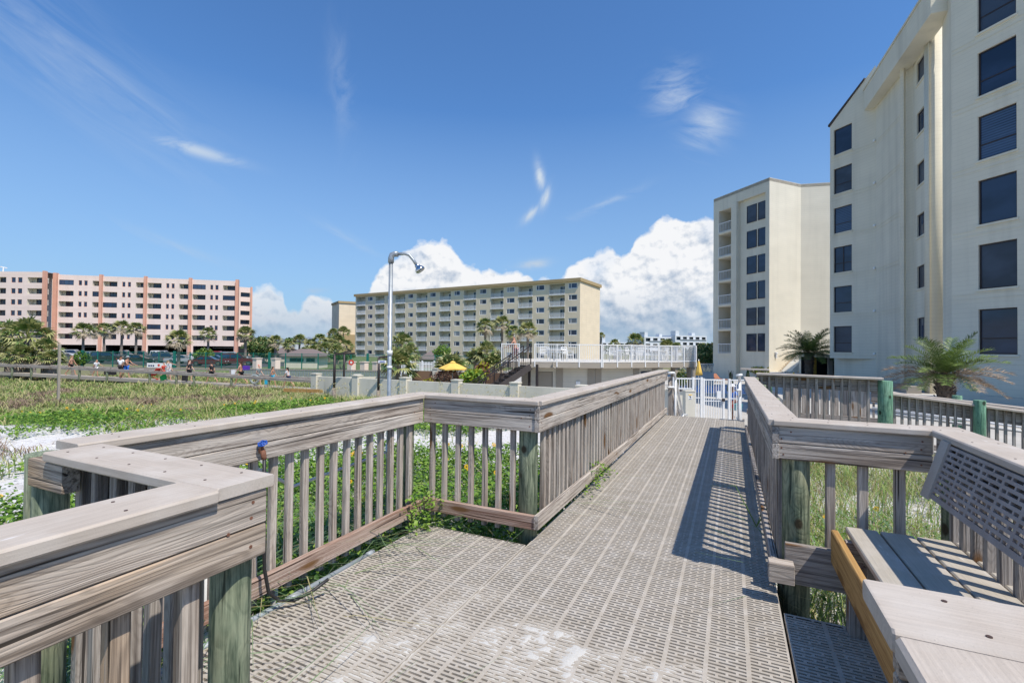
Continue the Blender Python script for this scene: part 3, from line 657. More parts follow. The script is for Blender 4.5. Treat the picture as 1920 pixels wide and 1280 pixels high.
A_ = W.p(0, -2.2); D_ = A_-W.n*16; E_ = WE.p(WE.L, -2.2)
b.quad(A_, D_, V3((D_.x, D_.y, zt-.6)), W.p(0, zt-.6)); b.quad(D_, E_, V3((E_.x, E_.y, zt-.6)), V3((D_.x, D_.y, zt-.6)))
b.build('wall', [M['tan'], M['loggia']], tb)
b = MB(); poly = [(W.p(-.3, 0, .5).x, W.p(-.3, 0, .5).y), (W.p(W.L+.3, 0, .5).x, W.p(W.L+.3, 0, .5).y), (WE.p(WE.L+.2, 0, .4).x, WE.p(WE.L+.2, 0, .4).y), (D_.x, D_.y)]
b.prism(poly, zt-.62, zt+.12); b.build('roof', M['tan_fascia'], tb)
for i, (ua, ub, c, d) in enumerate(wn): W.window(tb, ua, ub, c, d, -.10, M['white'], M[['glass', 'glass2', 'glass', 'glass3', 'glass5', 'glass', 'glass2'][(i*5+i//7*3) % 7]], t=.13, mull=(.3,))
for i, (a, b_) in enumerate(bal):
    ua, ub = W.u(a), W.u(b_)
    for j, z in enumerate(flo):
        r = W.rail(tb, ua+.02, ub-.02, z, 1.07, .02, M['white'], pitch=.16, r=.022)
        b = MB(); W.box(b, ua+.01, ub-.01, z-.14, z-.001, -.2, .14); b.build('slab_edge', M['white'], r)
        b = MB(); W.box(b, ub-2.0, ub-.35, z+.02, z+2.1, -1.69, -1.62); dw = b.build('balcony_door', M['white'], r)
        b = MB(); W.box(b, ub-1.9, ub-1.22, z+.1, z+2.0, -1.62, -1.60); W.box(b, ub-1.12, ub-.45, z+.1, z+2.0, -1.62, -1.60); b.build('door_pane', M['glass4'], dw) if False else b.build('door_pane', M['glass4'], r)
ab = thing('annex_building', tuple(at(650, 640, 160)), 'plain tan annex block with a brown roof edge left of the long apartment building', 'building')
b = MB(); Q0 = at(636, 565, 160); Q1 = at(668, 563, 163); WA = Wall(Q0, Q1); Bk = WA.n*-12
b.prism([(Q0.x, Q0.y), (Q1.x, Q1.y), (Q1.x+Bk.x, Q1.y+Bk.y), (Q0.x+Bk.x, Q0.y+Bk.y)], -2, 16.4); b.build('wall', M['tan'], ab)
b = MB(); WA.box(b, -.3, WA.L+.3, 16.2, 16.9, -12, .3); b.build('roof', M['tan_fascia'], ab)
b = MB(); WA.box(b, -.0, WA.L+.1, -2, 5.5, .01, 1.2); b.build('lower_wall', M['tan_fascia'], ab)
# --- pink building
pk = thing('apartment_building', tuple(at(280, 660, 125)), 'pink six-storey apartment block with salmon pilasters above an open garage', 'building')
P0 = at(98, 519, 117.5); P1 = at(446, 527, 126.5); W = Wall(P0, P1); zt = 18.7
big = [(108, 135.5), (171, 185), (191, 217.5), (252.5, 268.5), (274.5, 300.5), (334, 352.5), (359, 383.5), (416, 439.5)]
sml = [(144.5, 151), (155, 161.5), (226.5, 232.5), (237, 243), (309.3, 315), (319.3, 325), (392, 397.5), (401.5, 407.5)]
rows = [16.15-2.7*k for k in range(6)]
holes = []; gar = [(109, 181), (198, 266), (277, 350), (362, 438)]
for a, b_ in big:
    for z in rows: holes.append((W.u(a), W.u(b_), z, z+1.28, 1.5, 1))
for a, b_ in sml:
    for z in rows: holes.append((W.u(a), W.u(b_), z, z+1.28, .15, 1))
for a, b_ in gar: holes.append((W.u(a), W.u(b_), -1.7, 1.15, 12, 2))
b = MB(); W.face(b, -2, zt, holes)
A_ = W.p(0, 0); B_ = W.p(W.L, 0); Bk = V3((B_.x, B_.y, 0)).normalized()*13; E_ = V3((B_.x+Bk.x, B_.y+Bk.y, 0))
b.prism([(A_.x-W.n.x*.02, A_.y-W.n.y*.02), (B_.x-W.n.x*.02, B_.y-W.n.y*.02), (E_.x, E_.y), (A_.x+Bk.x, A_.y+Bk.y)], zt-.02, zt+.01)
b.quad((B_.x, B_.y, -2), (E_.x, E_.y, -2), (E_.x, E_.y, zt), (B_.x, B_.y, zt))
b.build('wall', [M['pink'], M['loggia'], M['dark']], pk)
for i, (a, b_) in enumerate(big):
    for j, z in enumerate(rows):
        fl = ((i*7+j*5) % 6 == 0); ua, ub = W.u(a), W.u(b_)
        W.window(pk, ua+(.0 if fl else (ub-ua)*.22), ub, z, z+1.28, -.1 if fl else -1.4, M['darkmetal'], M['glass' if (i+j) % 3 else 'glass3'], t=.07, mull=(.33, .66), name='sliding_window')
for a, b_ in sml:
    for z in rows: W.window(pk, W.u(a), W.u(b_), z, z+1.28, -.12, M['salmon'], M['glass'], t=.07)
for a, b_ in ((99, 106), (185.5, 190.6), (269, 273.7), (353, 358), (440.5, 446)):
    b = MB(); W.box(b, W.u(a), W.u(b_), -1.9, zt+.35, -.3, .55); b.build('pilaster', M['salmon'], pk)
for a, b_ in gar: b = MB(); W.box(b, W.u(a)+2.5, W.u(b_)-1, .55, .75, -6, -5.8); b.build('garage_light_strip', M['white'], pk)
# right wing set back
W2 = Wall(at(448, 537, 138), at(471, 539, 140)); b = MB(); zr = [15.75-2.7*k for k in range(6)]
W2.face(b, -2, 18.6, [(W2.u(449.5), W2.u(467), z, z+1.3, 1.2, 1) for z in zr]); b.quad(W2.p(W2.L, -2), W2.p(W2.L, -2, -10), W2.p(W2.L, 18.6, -10), W2.p(W2.L, 18.6)); b.build('side_wing', [M['pink'], M['loggia']], pk)
for z in zr: W2.window(pk, W2.u(449.5), W2.u(467), z, z+1.3, -.8, M['darkmetal'], M['glass'], t=.08, mull=(.25, .5, .75), name='sliding_window')
b = MB(); W2.box(b, W2.u(467.8), W2.u(471), -1.9, 18.8, -.2, .5); b.build('pilaster', M['salmon'], pk)
# left wing
pl = thing('apartment_building', tuple(at(40, 660, 115)), 'pink apartment wing at the left edge behind the big palm clump', 'building')
W3 = Wall(at(-70, 508, 115), at(84, 513, 115)); b = MB(); rw = [16.2-2.7*k for k in range(6)]; zt = 18.9
bg3 = [(-60, -35), (-26, 8.5), (48.5, 77.5)]; sm3 = [(-10, -4), (18, 26.2), (30.2, 38.8)]; bg3 = [(-60, -35), (-20, 8.5), (48.5, 77.5)]; sm3 = [(18, 26.2), (30.2, 38.8)]
W3.face(b, -2, zt, [(W3.u(a), W3.u(c), z, z+1.35, 1.5, 1) for a, c in bg3 for z in rw]+[(W3.u(a), W3.u(c), z, z+1.3, .15, 1) for a, c in sm3 for z in rw])
WR = Wall(at(84, 513, 115), at(98, 519, 126)); WR.face(b, -2, zt, [], 0); e = W3.n*-12; A_ = W3.p(0, 0); B_ = W3.p(W3.L, 0)
b.prism([(A_.x+e.x*.01, A_.y+e.y*.01), (B_.x+e.x*.01, B_.y+e.y*.01), (B_.x+e.x, B_.y+e.y), (A_.x+e.x, A_.y+e.y)], zt-.02, zt+.02)
b.build('wall', [M['pink'], M['loggia']], pl)
for i, (a, c) in enumerate(bg3):
    for j, z in enumerate(rw): W3.window(pl, W3.u(a)+(W3.u(c)-W3.u(a))*.25, W3.u(c), z, z+1.35, -1.4, M['darkmetal'], M['glass'], t=.07, mull=(.33, .66), name='sliding_window')
for a, c in sm3:
    for z in rw: W3.window(pl, W3.u(a), W3.u(c), z, z+1.3, -.12, M['salmon'], M['glass'], t=.07)
b = MB(); W3.box(b, W3.u(80), W3.u(84), -1.9, zt+.2, -.3, .5); b.build('pilaster', M['salmon'], pl)
q = at(6, 507, 116); b = MB(); b.tube([(q.x, q.y, 18.9), (q.x, q.y, 20.1)], .12, 6); b.tube([(q.x-1.4, q.y, 20.3), (q.x+.9, q.y+.3, 19.9)], .14, 6); b.build('rooftop_vent', M['white'], pl)
# --- right cream buildings
def G(px, d, z=0): q = at(px, 650, d); return (q.x, q.y)
cb = thing('condo_building', (*G(1640, 30), -.6), 'large cream high-rise cut off by the right edge, with dark windows', 'building')
pA, pK, pB = G(1556, 33), G(1642, 30.1), G(1692, 26.4)
pS = G(1713, 25.7); pC = G(1743, 23.6); pD = G(1768, 22.3); pR0 = G(1785, 20.95); pR1 = G(1908, 18.75)
dR = V3((pR1[0]-pR0[0], pR1[1]-pR0[1], 0)).normalized(); pR2 = (pR0[0]+dR.x*12, pR0[1]+dR.y*12)
zt = 21.5; b = MB(); wlist = []
WA = Wall(pA, pK); wr = [1.42+2.75*k for k in range(7)]
holesA = [(WA.u(1563), WA.u(1597), z, z+1.78, .16) for z in wr[:6]]
WA.face(b, 1.0, 17.2, holesA)
u0_, u1_ = 0, WA.L; b.quad(WA.p(0, 17.2), WA.p(WA.L, 17.2), WA.p(WA.L, 20.0), WA.p(0, 17.35))
WA2 = Wall(G(1567, 33.4), pK); WA2.face(b, -1.0, 1.0, [])
# soffit of the overhanging lower edge
b.add([WA.p(0, 1.0), WA.p(WA.L, 1.0), WA.p(WA.L, 1.0, -2), WA.p(0, 1.0, -2)], [(0, 1, 2, 3)])
b.quad(WA.p(0, 1.0), WA.p(0, 1.0, -14), WA.p(0, 17.35, -14), WA.p(0, 17.35))
WB = Wall(pK, pB); WB.face(b, -1.0, 18.55, [])
WS = Wall(pB, pS); WS.face(b, -1.0, 18.55, [])
WC = Wall(pS, pC); holesC = [(WC.u(1719.5), WC.u(1738), 2.1+2.75*k, 3.3+2.75*k, .14) for k in range(7)]; WC.face(b, -1.0, 18.55, holesC[:6])
WD = Wall(pD, pR0); WD.face(b, -1.0, 18.55, [])
WRr = Wall(pR0, pR2); holesR = [(WRr.u(1834.5), WRr.u(1908), z, z+1.9, .14) for z in wr]+[(WRr.u(1908)+2.6, WRr.u(1908)+4.2, z, z+1.9, .14) for z in wr]
WRr.face(b, -1.0, zt, holesR); b.quad(WRr.p(WRr.L, -1), WRr.p(WRr.L, -1, -14), WRr.p(WRr.L, zt, -14), WRr.p(WRr.L, zt))
b.build('wall', M['cream'], cb)
b = MB(); cc = G(1753, 23.8); b.tube([(cc[0], cc[1], -1), (cc[0], cc[1], 18.55)], .40, 24); b.build('round_column', M['cream'], cb, True)
WP = Wall(G(1690, 26.1), G(1697, 25.95)); b = MB(); WP.box(b, 0, WP.L, -1, 17.3, -.1, .12); b.build('pier', M['cream'], cb)
bm0 = at(1620, 172, 30.8); bm1 = at(1745, 0, 21.9); WBm = Wall(bm0, bm1); b = MB(); WBm.box(b, 0, WBm.L, 17.25, 18.6, -.9, 0); b.build('roof_beam', M['cream'], cb)
b = MB(); WBm.box(b, -.1, WBm.L, 18.6, 18.72, -1.2, .05); b.build('beam_coping', M['cream'], cb)
b = MB(); pts = [WA.p(-.1, 17.36, .08), WA.p(WA.L*.78, 19.4, .08), WA.p(WA.L*.78, 19.4, -6), WA.p(-.1, 17.36, -6)]
b.add(pts+[p+V3((0, 0, .12)) for p in pts], [(0, 1, 2, 3), (4, 7, 6, 5), (0, 4, 5, 1), (3, 2, 6, 7), (0, 3, 7, 4), (1, 5, 6, 2)]); b.build('tiled_roof', M['rooftile'], cb)
gl = ['glass2', 'glass', 'glass', 'glass3', 'glass2', 'glass']
for k, z in enumerate(wr[:6]):
    WA.window(cb, WA.u(1563), WA.u(1597), z, z+1.78, -.13, M['darkmetal'], M[gl[k % 6]], t=.05, trans=(.36,) if k != 5 else (), mull=() if k != 2 else (.5,), sill=.18)
for k, z in enumerate(wr):
    if k < 6: WC.window(cb, WC.u(1719.5), WC.u(1738), 2.1+2.75*k, 3.3+2.75*k, -.12, M['darkmetal'], M['glass2' if k % 2 else 'glass'], t=.045, mull=(.55,), sill=.17)
    WRr.window(cb, WRr.u(1834.5), WRr.u(1908), z, z+1.9, -.13, M['darkmetal'], M[['glass', 'glass2', 'glass', 'glass3', 'glass', 'glass2', 'glass'][k]], t=.055, trans=(.35,) if k in (0, 3, 4, 5) else (), sill=.19)
    WRr.window(cb, WRr.u(1908)+2.6, WRr.u(1908)+4.2, z, z+1.9, -.13, M['darkmetal'], M['glass'], t=.055, sill=.19)
for k in range(6): q = WA.p(WA.L-.05, 1.35+2.75*k+.0, .05); b = MB(); b.obox(q, WA.d, WA.n, V3((0, 0, 1)), .06, .05, .06); b.build('wall_light', M['white'], cb)
for Wx, nm in ((WA, 0), (WB, 0), (WRr, 0)):   # recessed storey bands
    for k in range(6):
        for z_ in (1.02, 1.22): b = MB(); Wx.box(b, .03, Wx.L-.03, z_+2.75*k, z_+.022+2.75*k, .0, .018); b.build('storey_band', M['cream'], cb)
b = MB(); WRr.box(b, 1.2, WRr.L, -.6, -.30, .02, .30); b.build('tiled_plinth', M['block'], cb)
lp = Wall(G(1655, 29.2), G(1742, 23.3)); b = MB(); lp.box(b, 0, lp.L, -.9, -.25, .3, .9); b.build('loading_ledge', M['greytan'], cb)
# garage void between the two cream buildings
gb = thing('parking_entrance', (*G(1530, 40), -.6), 'dark open parking level between the two cream buildings', 'garage')
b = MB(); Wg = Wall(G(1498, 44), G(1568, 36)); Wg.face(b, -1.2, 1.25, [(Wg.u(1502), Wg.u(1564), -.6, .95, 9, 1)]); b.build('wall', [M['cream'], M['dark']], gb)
for px in (1517, 1546): b = MB(); Wg.box(b, Wg.u(px), Wg.u(px)+.25, -.6, .95, -.5, -.2); b.build('pillar', M['umb'] if px == 1517 else M['greytan'], gb)
# --- middle cream building
mbd = thing('condo_building', (*G(1442, 46.5), -1.7), 'cream eight-storey building with paired blue windows and stacked balconies at its left', 'building')
pL, pCc, pV, pRr = G(1337, 53.6), G(1442, 46.6), G(1501, 48.4), G(1557, 47.8); zt = 18.75
WL = Wall(pL, pCc); b = MB(); zf = [1.15+2.7*k for k in range(6)]
hb = [(WL.u(1347), WL.u(1371.5), z, z+2.45, 1.9, 1) for z in zf]
WL.face(b, -1.9, 17.55, hb+[(WL.u(1382), WL.u(1434.5), -1.69, 17.45, .38, 0)]); WL.face(b, 17.55, zt, [])
b.build('left_wall', [M['cream'], M['cream2']], mbd)
Wi = Wall(tuple(WL.p(WL.u(1382), 0, -.375))[:2], tuple(WL.p(WL.u(1434.5), 0, -.375))[:2])
for k, z in enumerate(zf):
    zz = z+.25
    for a, c in ((1395, 1413.2), (1416, 1434)):
        ua, ub = WL.u(a), min(WL.u(c), WL.u(1434.2))
        WL.window(mbd, ua, ub, zz, zz+1.82, -.37, M['darkmetal'], M[['glass', 'glass2', 'glass', 'glass', 'glass', 'glass2'][k]], t=.05, mull=())
    r = WL.rail(mbd, WL.u(1347)+.03, WL.u(1371.5)-.03, z, 1.05, .0, M['white'], pitch=.22, r=.014)
    b = MB(); WL.box(b, WL.u(1347)-.05, WL.u(1371.5)+.0, z-.2, z-.002, -.3, .10); b.build('slab_edge', M['cream2'], r)
    b = MB(); WL.box(b, WL.u(1352), WL.u(1366), z+.05, z+2.1, -1.88, -1.84); b.build('door_pane', M['glass4'], r)
b = MB(); WF = Wall(pCc, pV); WF.face(b, -1.9, zt, []); WG = Wall(pV, pRr); WG.face(b, -1.9, zt, []); b.build('sunlit_wall', M['cream2'], mbd)
b = MB(); bx = [pL, pCc, pV, pRr, (pRr[0]+2, pRr[1]+12), (pL[0]+6, pL[1]+10)]; b.prism(bx, zt-.35, zt-.03); b.build('roof', M['concrete'], mbd)
b = MB(); b.quad((*pL, -1.9), (pL[0]+6, pL[1]+10, -1.9), (pL[0]+6, pL[1]+10, zt), (*pL, zt)); b.build('rear_wall', M['cream'], mbd)
b = MB(); WL.box(b, WL.u(1371.5), WL.u(1381.5), -1.7, 17.5, 0, .12); b.build('fin', M['cream'], mbd)
q = WF.p(WF.u(1454), 1.25, .1); b = MB(); b.obox(q, WF.d, WF.n, V3((0, 0, 1)), .12, .1, .08); b.obox(q+V3((0, 0, -.3)), WF.d, WF.n, V3((0, 0, 1)), .05, .05, .22); b.build('wall_lamp', M['white'], mbd)
# outside stair of the middle building
sr = thing('outdoor_staircase', (*G(1470, 45.5), -1.7), 'outdoor stair climbing the sunlit wall of the middle cream building', 'stairs')
S0 = at(1456, 712, 45.6); S1 = at(1503, 660, 46.6); b = MB()
for k in range(16):
    f = k/15; p = S0+(S1-S0)*f; b.obox(p-V3((0, 0, .6)), WF.d, WF.n, V3((0, 0, 1)), .16, .6, .5+.02*(k % 2))
b.build('steps', M['tan'], sr)
b = MB(); b.bar(S0+V3((0, 0, .55))+WF.n*.6, S1+V3((0, 0, .6))+WF.n*.6, .06, .10); b.build('handrail', M['white'], sr)
b = MB(); b.bar(at(1476, 700, 45.0), at(1510, 664, 45.6), 1.1, .5); b.build('sloped_parapet', M['cream2'], sr)
# --- pavilion with roof deck
pv = thing('pool_pavilion', (-6.68, 26.58, -1.7), 'low cream pool pavilion carrying a flat roof deck', 'building')
LLp, Mp, Rp = (-11.99, 24.22), (-6.68, 26.58), (-2.01, 32.18); bk = [(-7.0, 36.5), (-14.5, 32.5)]
W1 = Wall(LLp, Mp); W2p = Wall(Mp, Rp); zd = .66
foot = [LLp, Mp, Rp]+bk
b = MB(); b.prism(foot, zd-.30, zd-.001); b.build('roof_slab', M['greytan'], pv)
b = MB(); b.prism([(x*.997-.01, y*1.003) for x, y in foot], zd, zd+.02); b.build('roof_deck_floor', M['concrete'], pv)
i1 = .95; a0 = W1.p(1.2, 0, -i1); a1 = W1.p(W1.L-.35, 0, -i1*.35); a1 = W1.p(W1.L-.3, 0, -.75); a2 = W2p.p(W2p.L*.66, 0, -.28)
b = MB(); Wa = Wall(tuple(a0)[:2], tuple(a1)[:2]); Wb = Wall(tuple(a1)[:2], tuple(a2)[:2])
Wa.face(b, -1.7, zd-.3, [(.9, 1.85, -1.69, .1, .12, 1)]); Wb.face(b, -1.7, zd-.3, [(Wb.L*.66, Wb.L*.66+.75, -.55, .15, .06, 1)])
b.quad(Wb.p(Wb.L, -1.7), Wb.p(Wb.L, -1.7, -3), Wb.p(Wb.L, zd-.3, -3), Wb.p(Wb.L, zd-.3)); b.build('wall', [M['block'], M['greytan']], pv)
for Wx, us in ((Wa, (0, 2.05, Wa.L-.42)), (Wb, (0.02, Wb.L*.55, Wb.L*.83))):
    for u in us: b = MB(); Wx.box(b, u, u+.4, -1.7, zd-.302, .0, .05); b.build('pilaster', M['greytan'], pv)
b = MB()
for i in range(5):
    for j in range(4): Wb.box(b, Wb.L*.66+.01+.15*i, Wb.L*.66+.14+.15*i, -.54+.17*j, -.39+.17*j, -.05, -.01)
b.build('glass_block_window', M['glass2'], pv)
b = MB(); Wa.box(b, .93, 1.82, -1.68, .07, -.11, -.05); b.build('door', M['greytan'], pv)
for f in (.80, .985): q = W2p.p(W2p.L*f, 0, -.3); b = MB(); W2p.box(b, W2p.L*f-.2, W2p.L*f+.2, -1.7, zd-.302, -.5, -.1); b.build('column', M['greytan'], pv)
b = MB(); Wa.box(b, Wa.L-1.1, Wa.L-.85, -.75, -.45, .0, .08); b.build('meter_box', M['white'], pv)
b = MB(); q = W1.p(3.0, .66, .1); b.tube([q+V3((0, 0, 0)), q+V3((0, 0, -.25)), q+V3((.15, .02, -.32))], .05, 8); b.build('downspout', M['greytan'], pv)
def deck_rail(W, u0, u1, z, label, h=1.07, posts=9, pitch=.105, extra=None):
    r = thing('deck_railing', tuple(W.p(u0, z)), label, 'railing')
    b = MB(); W.box(b, u0, u1, z+h-.05, z+h, -.03, .03); b.build('top_rail', M['white'], r)
    b = MB(); W.box(b, u0, u1, z+.07, z+.11, -.02, .02); b.build('bottom_rail', M['white'], r)
    k = int((u1-u0)/pitch); me = None
    for i in range(1, k):
        u = u0+(u1-u0)*i/k
        if me is None: b = MB(); W.box(b, u-.011, u+.011, z+.11, z+h-.05, -.011, .011); me = b.build('picket', M['white'], r); ub = u
        else: c = me.copy(); C.objects.link(c); c.parent = r; c.location = W.d*(u-ub)
    for i in range(posts): u = u0+(u1-u0)*i/(posts-1); b = MB(); W.box(b, u-.03, u+.03, z-.25, z+h+.01, -.032, .032); b.build('post', M['white'], r)
    return r
deck_rail(W1, 0.05, 1.05, zd, 'short white railing on the roof deck left of the stair opening', posts=2)
deck_rail(W1, 1.95, W1.L-.04, zd, 'white railing along the seaward side of the roof deck right of the stair', posts=4)
deck_rail(W2p, .04, W2p.L, zd, 'white railing along the pool side of the roof deck', posts=8)
WBk = Wall(bk[0], Rp); deck_rail(WBk, .1, WBk.L-.1, zd, 'white railing across the rear of the roof deck near the hedge', posts=5)
# dark stair
ss = thing('deck_staircase', (-11, 24, -1.7), 'dark metal staircase climbing to the roof deck', 'stairs')
T0 = W1.p(1.5, zd-.1, .15); T1 = V3((-12.95, 22.0, -1.72)); dr = (T1-T0); hd_ = V3((dr.x, dr.y, 0)).normalized(); sd = V3((-hd_.y, hd_.x, 0))
for s_ in (-.5, .5): b = MB(); b.bar(T0+sd*s_+V3((0, 0, -.12)), T1+sd*s_+V3((0, 0, .0)), .07, .34); b.build('stringer', M['darkstair'], ss)
for k in range(12): p = T0+dr*((k+.5)/12); b = MB(); b.obox(p, hd_, sd, V3((0, 0, 1)), .15, .47, .03); b.build('tread', M['darkstair'], ss)
for s_ in (-.5, .5):
    r = MB(); r.bar(T0+sd*s_+V3((0, 0, 1.05)), T1+sd*s_+V3((0, 0, 1.0)), .05, .05); r.bar(T0+sd*s_+V3((0, 0, .9)), T1+sd*s_+V3((0, 0, .85)), .025, .025)
    for k in range(5): p = T0+dr*(k/4)+sd*s_; r.bar(p, p+V3((0, 0, 1.05)), .05, .05)
    for k in range(32): p = T0+dr*(k/32)+sd*s_; r.bar(p+V3((0, 0, .12)), p+V3((0, 0, .9)), .016, .016)
    r.build('handrail', M['darkmetal'], ss)
pp = T0-hd_*.4
for s_ in (-.5, .5): b = MB(); b.bar((pp+sd*s_)+V3((0, 0, 0)), V3(((pp+sd*s_).x, (pp+sd*s_).y, -1.7)), .12, .12); b.build('support_post', M['darkmetal'], ss)
b = MB(); b.obox((T0+T1)/2+V3((.5, .5, -1.0))-hd_*.2, hd_, sd, V3((0, 0, 1)), 1.4, .02, .7)
# furniture on the deck
def patio_chair():
    r = thing('patio_chair', (0, 0, 0), 'x', 'chair')
    b = MB(); b.box(-.24, .24, -.22, .22, .40, .43); b.build('seat', M['white'], r)
    b = MB(); b.bar((-.22, .22, .42), (-.24, .32, .88), .03, .03); b.bar((.22, .22, .42), (.24, .32, .88), .03, .03); b.bar((-.24, .32, .88), (.24, .32, .88), .03, .05)
    for k in range(4): b.bar((-.23, .235+.02*k, .50+.09*k), (.23, .235+.02*k, .50+.09*k), .02, .045)
    b.build('backrest', M['white'], r)
    for sx in (-1, 1): b = MB(); b.bar((sx*.26, -.2, .64), (sx*.26, .26, .66), .045, .03); b.bar((sx*.26, -.2, .62), (sx*.26, -.22, .02), .03, .03); b.build('arm', M['white'], r)
    for sx in (-1, 1): b = MB(); b.bar((sx*.22, .22, .42), (sx*.24, .26, .02), .03, .03); b.build('leg', M['white'], r)
    return r
def patio_table():
    r = thing('patio_table', (0, 0, 0), 'x', 'table'); b = MB(); b.lathe((0, 0, 0), [(0, .70), (.55, .70), (.57, .72), (.55, .74), (0, .74)], 20); b.build('table_top', M['white'], r)
    for k in range(4): a = math.pi/4+k*math.pi/2; b = MB(); b.bar((.36*math.cos(a), .36*math.sin(a), .70), (.46*math.cos(a), .46*math.sin(a), .02), .035, .035); b.build('leg', M['white'], r)
    return r
chp = patio_chair(); tbp = patio_table(); first = True; firstt = True
spots = [(1020, 28.6, .4), (1036, 28.9, 2.2), (1064, 28.8, 1.1), (1150, 28.9, .2), (1163, 29.3, 2.8), (1183, 30.0, 1.3), (1196, 30.2, 3.9), (1228, 31.4, .3), (1243, 31.6, 4.4), (1256, 31.9, 1.8)]
names = ['white patio chair nearest the stair head on the roof deck', 'second white patio chair from the stair on the roof deck', 'white patio chair standing alone before the tan building on the roof deck', 'white patio chair left of the middle table on the roof deck', 'white patio chair just right of the deck corner', 'white patio chair right of the middle table', 'white patio chair between the middle and right tables', 'white patio chair left of the right table', 'white patio chair right of the right table', 'rightmost white patio chair on the roof deck']
for (px, d, a), nm in zip(spots, names):
    o = chp if first else copy_tree(chp); first = False; q = at(px, 660, d); o.location = (q.x, q.y, zd+.02); o.rotation_euler.z = a; tag(o, nm, 'chair', 'chairs on the roof deck')
for (px, d), nm in zip([(1044, 28.6), (1173, 29.4), (1235, 31.2)], ['round white table near the stair on the roof deck', 'round white table by the deck corner', 'rightmost round white table on the roof deck']):
    o = tbp if firstt else copy_tree(tbp); firstt = False; q = at(px, 660, d); o.location = (q.x, q.y, zd+.02); tag(o, nm, 'table', 'tables on the roof deck')
# ------------------------------------------------------------------ low cream wall with pillars
cw = thing('garden_wall', (-24, 21.6, -1.5), 'long low cream stucco wall with square pillars across the dune edge', 'wall')
Yw = 21.6; xs = [Yw and (lambda r: r.x/r.y*Yw)(ray(px, 700)) for px in (593, 670, 760, 857, 967, 1091)]; xs += [xs[-1]+3.0, xs[-1]+3.9]
b = MB(); b.box(xs[0], xs[-1], Yw-.10, Yw+.10, -2.1, -.43); b.build('panel', M['creamwall'], cw)
for x in xs: b = MB(); b.box(x-.22, x+.22, Yw-.22, Yw+.22, -2.1, -.30); b.box(x-.25, x+.25, Yw-.25, Yw+.25, -.30, -.245); b.build('pillar', M['creamwall'], cw)
cw2 = thing('garden_wall', (-27, 25, -1.7), 'short cream wall running back from the left end of the long wall', 'wall')
Wk = Wall((xs[0]+.1, Yw+.3), at(760, 697, 31.2)[:2]); b = MB(); Wk.box(b, 0, Wk.L, -2.2, -.50, -.1, .1); b.build('panel', M['creamwall'], cw2)
for f in (.42, 1.0): b = MB(); Wk.box(b, Wk.L*f-.24, Wk.L*f+.24, -2.2, -.33, -.22, .22); b.build('pillar', M['creamwall'], cw2)
wfn = thing('plank_fence', (-18, 25, -1.7), 'brown horizontal plank fence between cream pillars behind the yellow parasol', 'fence')
Wf = Wall(at(768, 697, 31)[:2], at(955, 692, 29.0)[:2]); b = MB(); Wf.box(b, .2, Wf.L, -1.7, -.08, -.04, .04); b.build('panel', M['brown_panel'], wfn)
for px in (818, 865, 906): u = Wf.u(px); b = MB(); Wf.box(b, u-.17, u+.17, -1.7, .06, -.17, .17); Wf.box(b, u-.2, u+.2, .06, .11, -.2, .2); b.build('pillar', M['creamwall'], wfn)
pf = thing('picket_fence', (-22, 33, -1.7), 'white picket fence behind the brown plank fence', 'fence')
Wq = Wall(at(748, 680, 39)[:2], at(880, 680, 38)[:2]); b = MB(); Wq.box(b, 0, Wq.L, .05, .12, -.03, .03); Wq.box(b, 0, Wq.L, -.9, -.83, -.03, .03); b.build('rail', M['white'], pf)
for k in range(48): u = Wq.L*k/47; b = MB(); w_ = .06 if k % 8 == 0 else .028; Wq.box(b, u-w_, u+w_, -1.7, .28 if k % 8 else .36, .03, .06); b.build('picket', M['white'], pf)
b = MB(); q = at(815, 700, 33); b.box(q.x-.8, q.x+.8, q.y-.4, q.y+.4, -.75, -.70); [b.box(q.x+sx*.7-.03, q.x+sx*.7+.03, q.y+sy*.3-.03, q.y+sy*.3+.03, -1.7, -.75) for sx in (-1, 1) for sy in (-1, 1)]
tag(b.build('picnic_table', M['white'], origin=(q.x, q.y, -1.7)), 'white picnic table before the white picket fence', 'table')
# tall lamp posts of brown metal beside the wall
def pole_lamp(px, d, zt, arm, label, base=True):
    q = at(px, 700, d); r = thing('pole_lamp', (q.x, q.y, -1.75), label, 'lamp post'); b = MB(); b.tube([(q.x, q.y, -1.0 if base else -1.75), (q.x, q.y, zt)], .075, 10); b.build('pole', M['darkmetal'], r, True)
    if base: b = MB(); b.tube([(q.x, q.y, -2.2), (q.x, q.y, -1.0)], .11, 10); b.build('timber_base', M['bark'], r, True)
    a = V3((CR.x, CR.y, 0)).normalized()*arm; b = MB(); b.bar((q.x, q.y, zt), (q.x+a.x, q.y+a.y, zt+.05), .12, .10); b.build('arm', M['darkmetal'], r)
pole_lamp(627, 27.9, 1.0, 1.2, 'brown pole with a flat arm at the left part of the cream wall')
pole_lamp(710, 26.6, .85, .65, 'brown pole with a flat arm just left of the shower pole')
pole_lamp(645, 35, 1.05, .5, 'brown pole with a flat arm standing behind the cream wall', False)
b = MB(); q = at(111, 680, 25); b.box(q.x-.05, q.x+.05, q.y-.05, q.y+.05, -1.8, 1.42); tag(b.build('timber_post', M['greytan'], origin=(q.x, q.y, -1.4)), 'lone gray timber post rising in front of the left boardwalk rail', 'post')
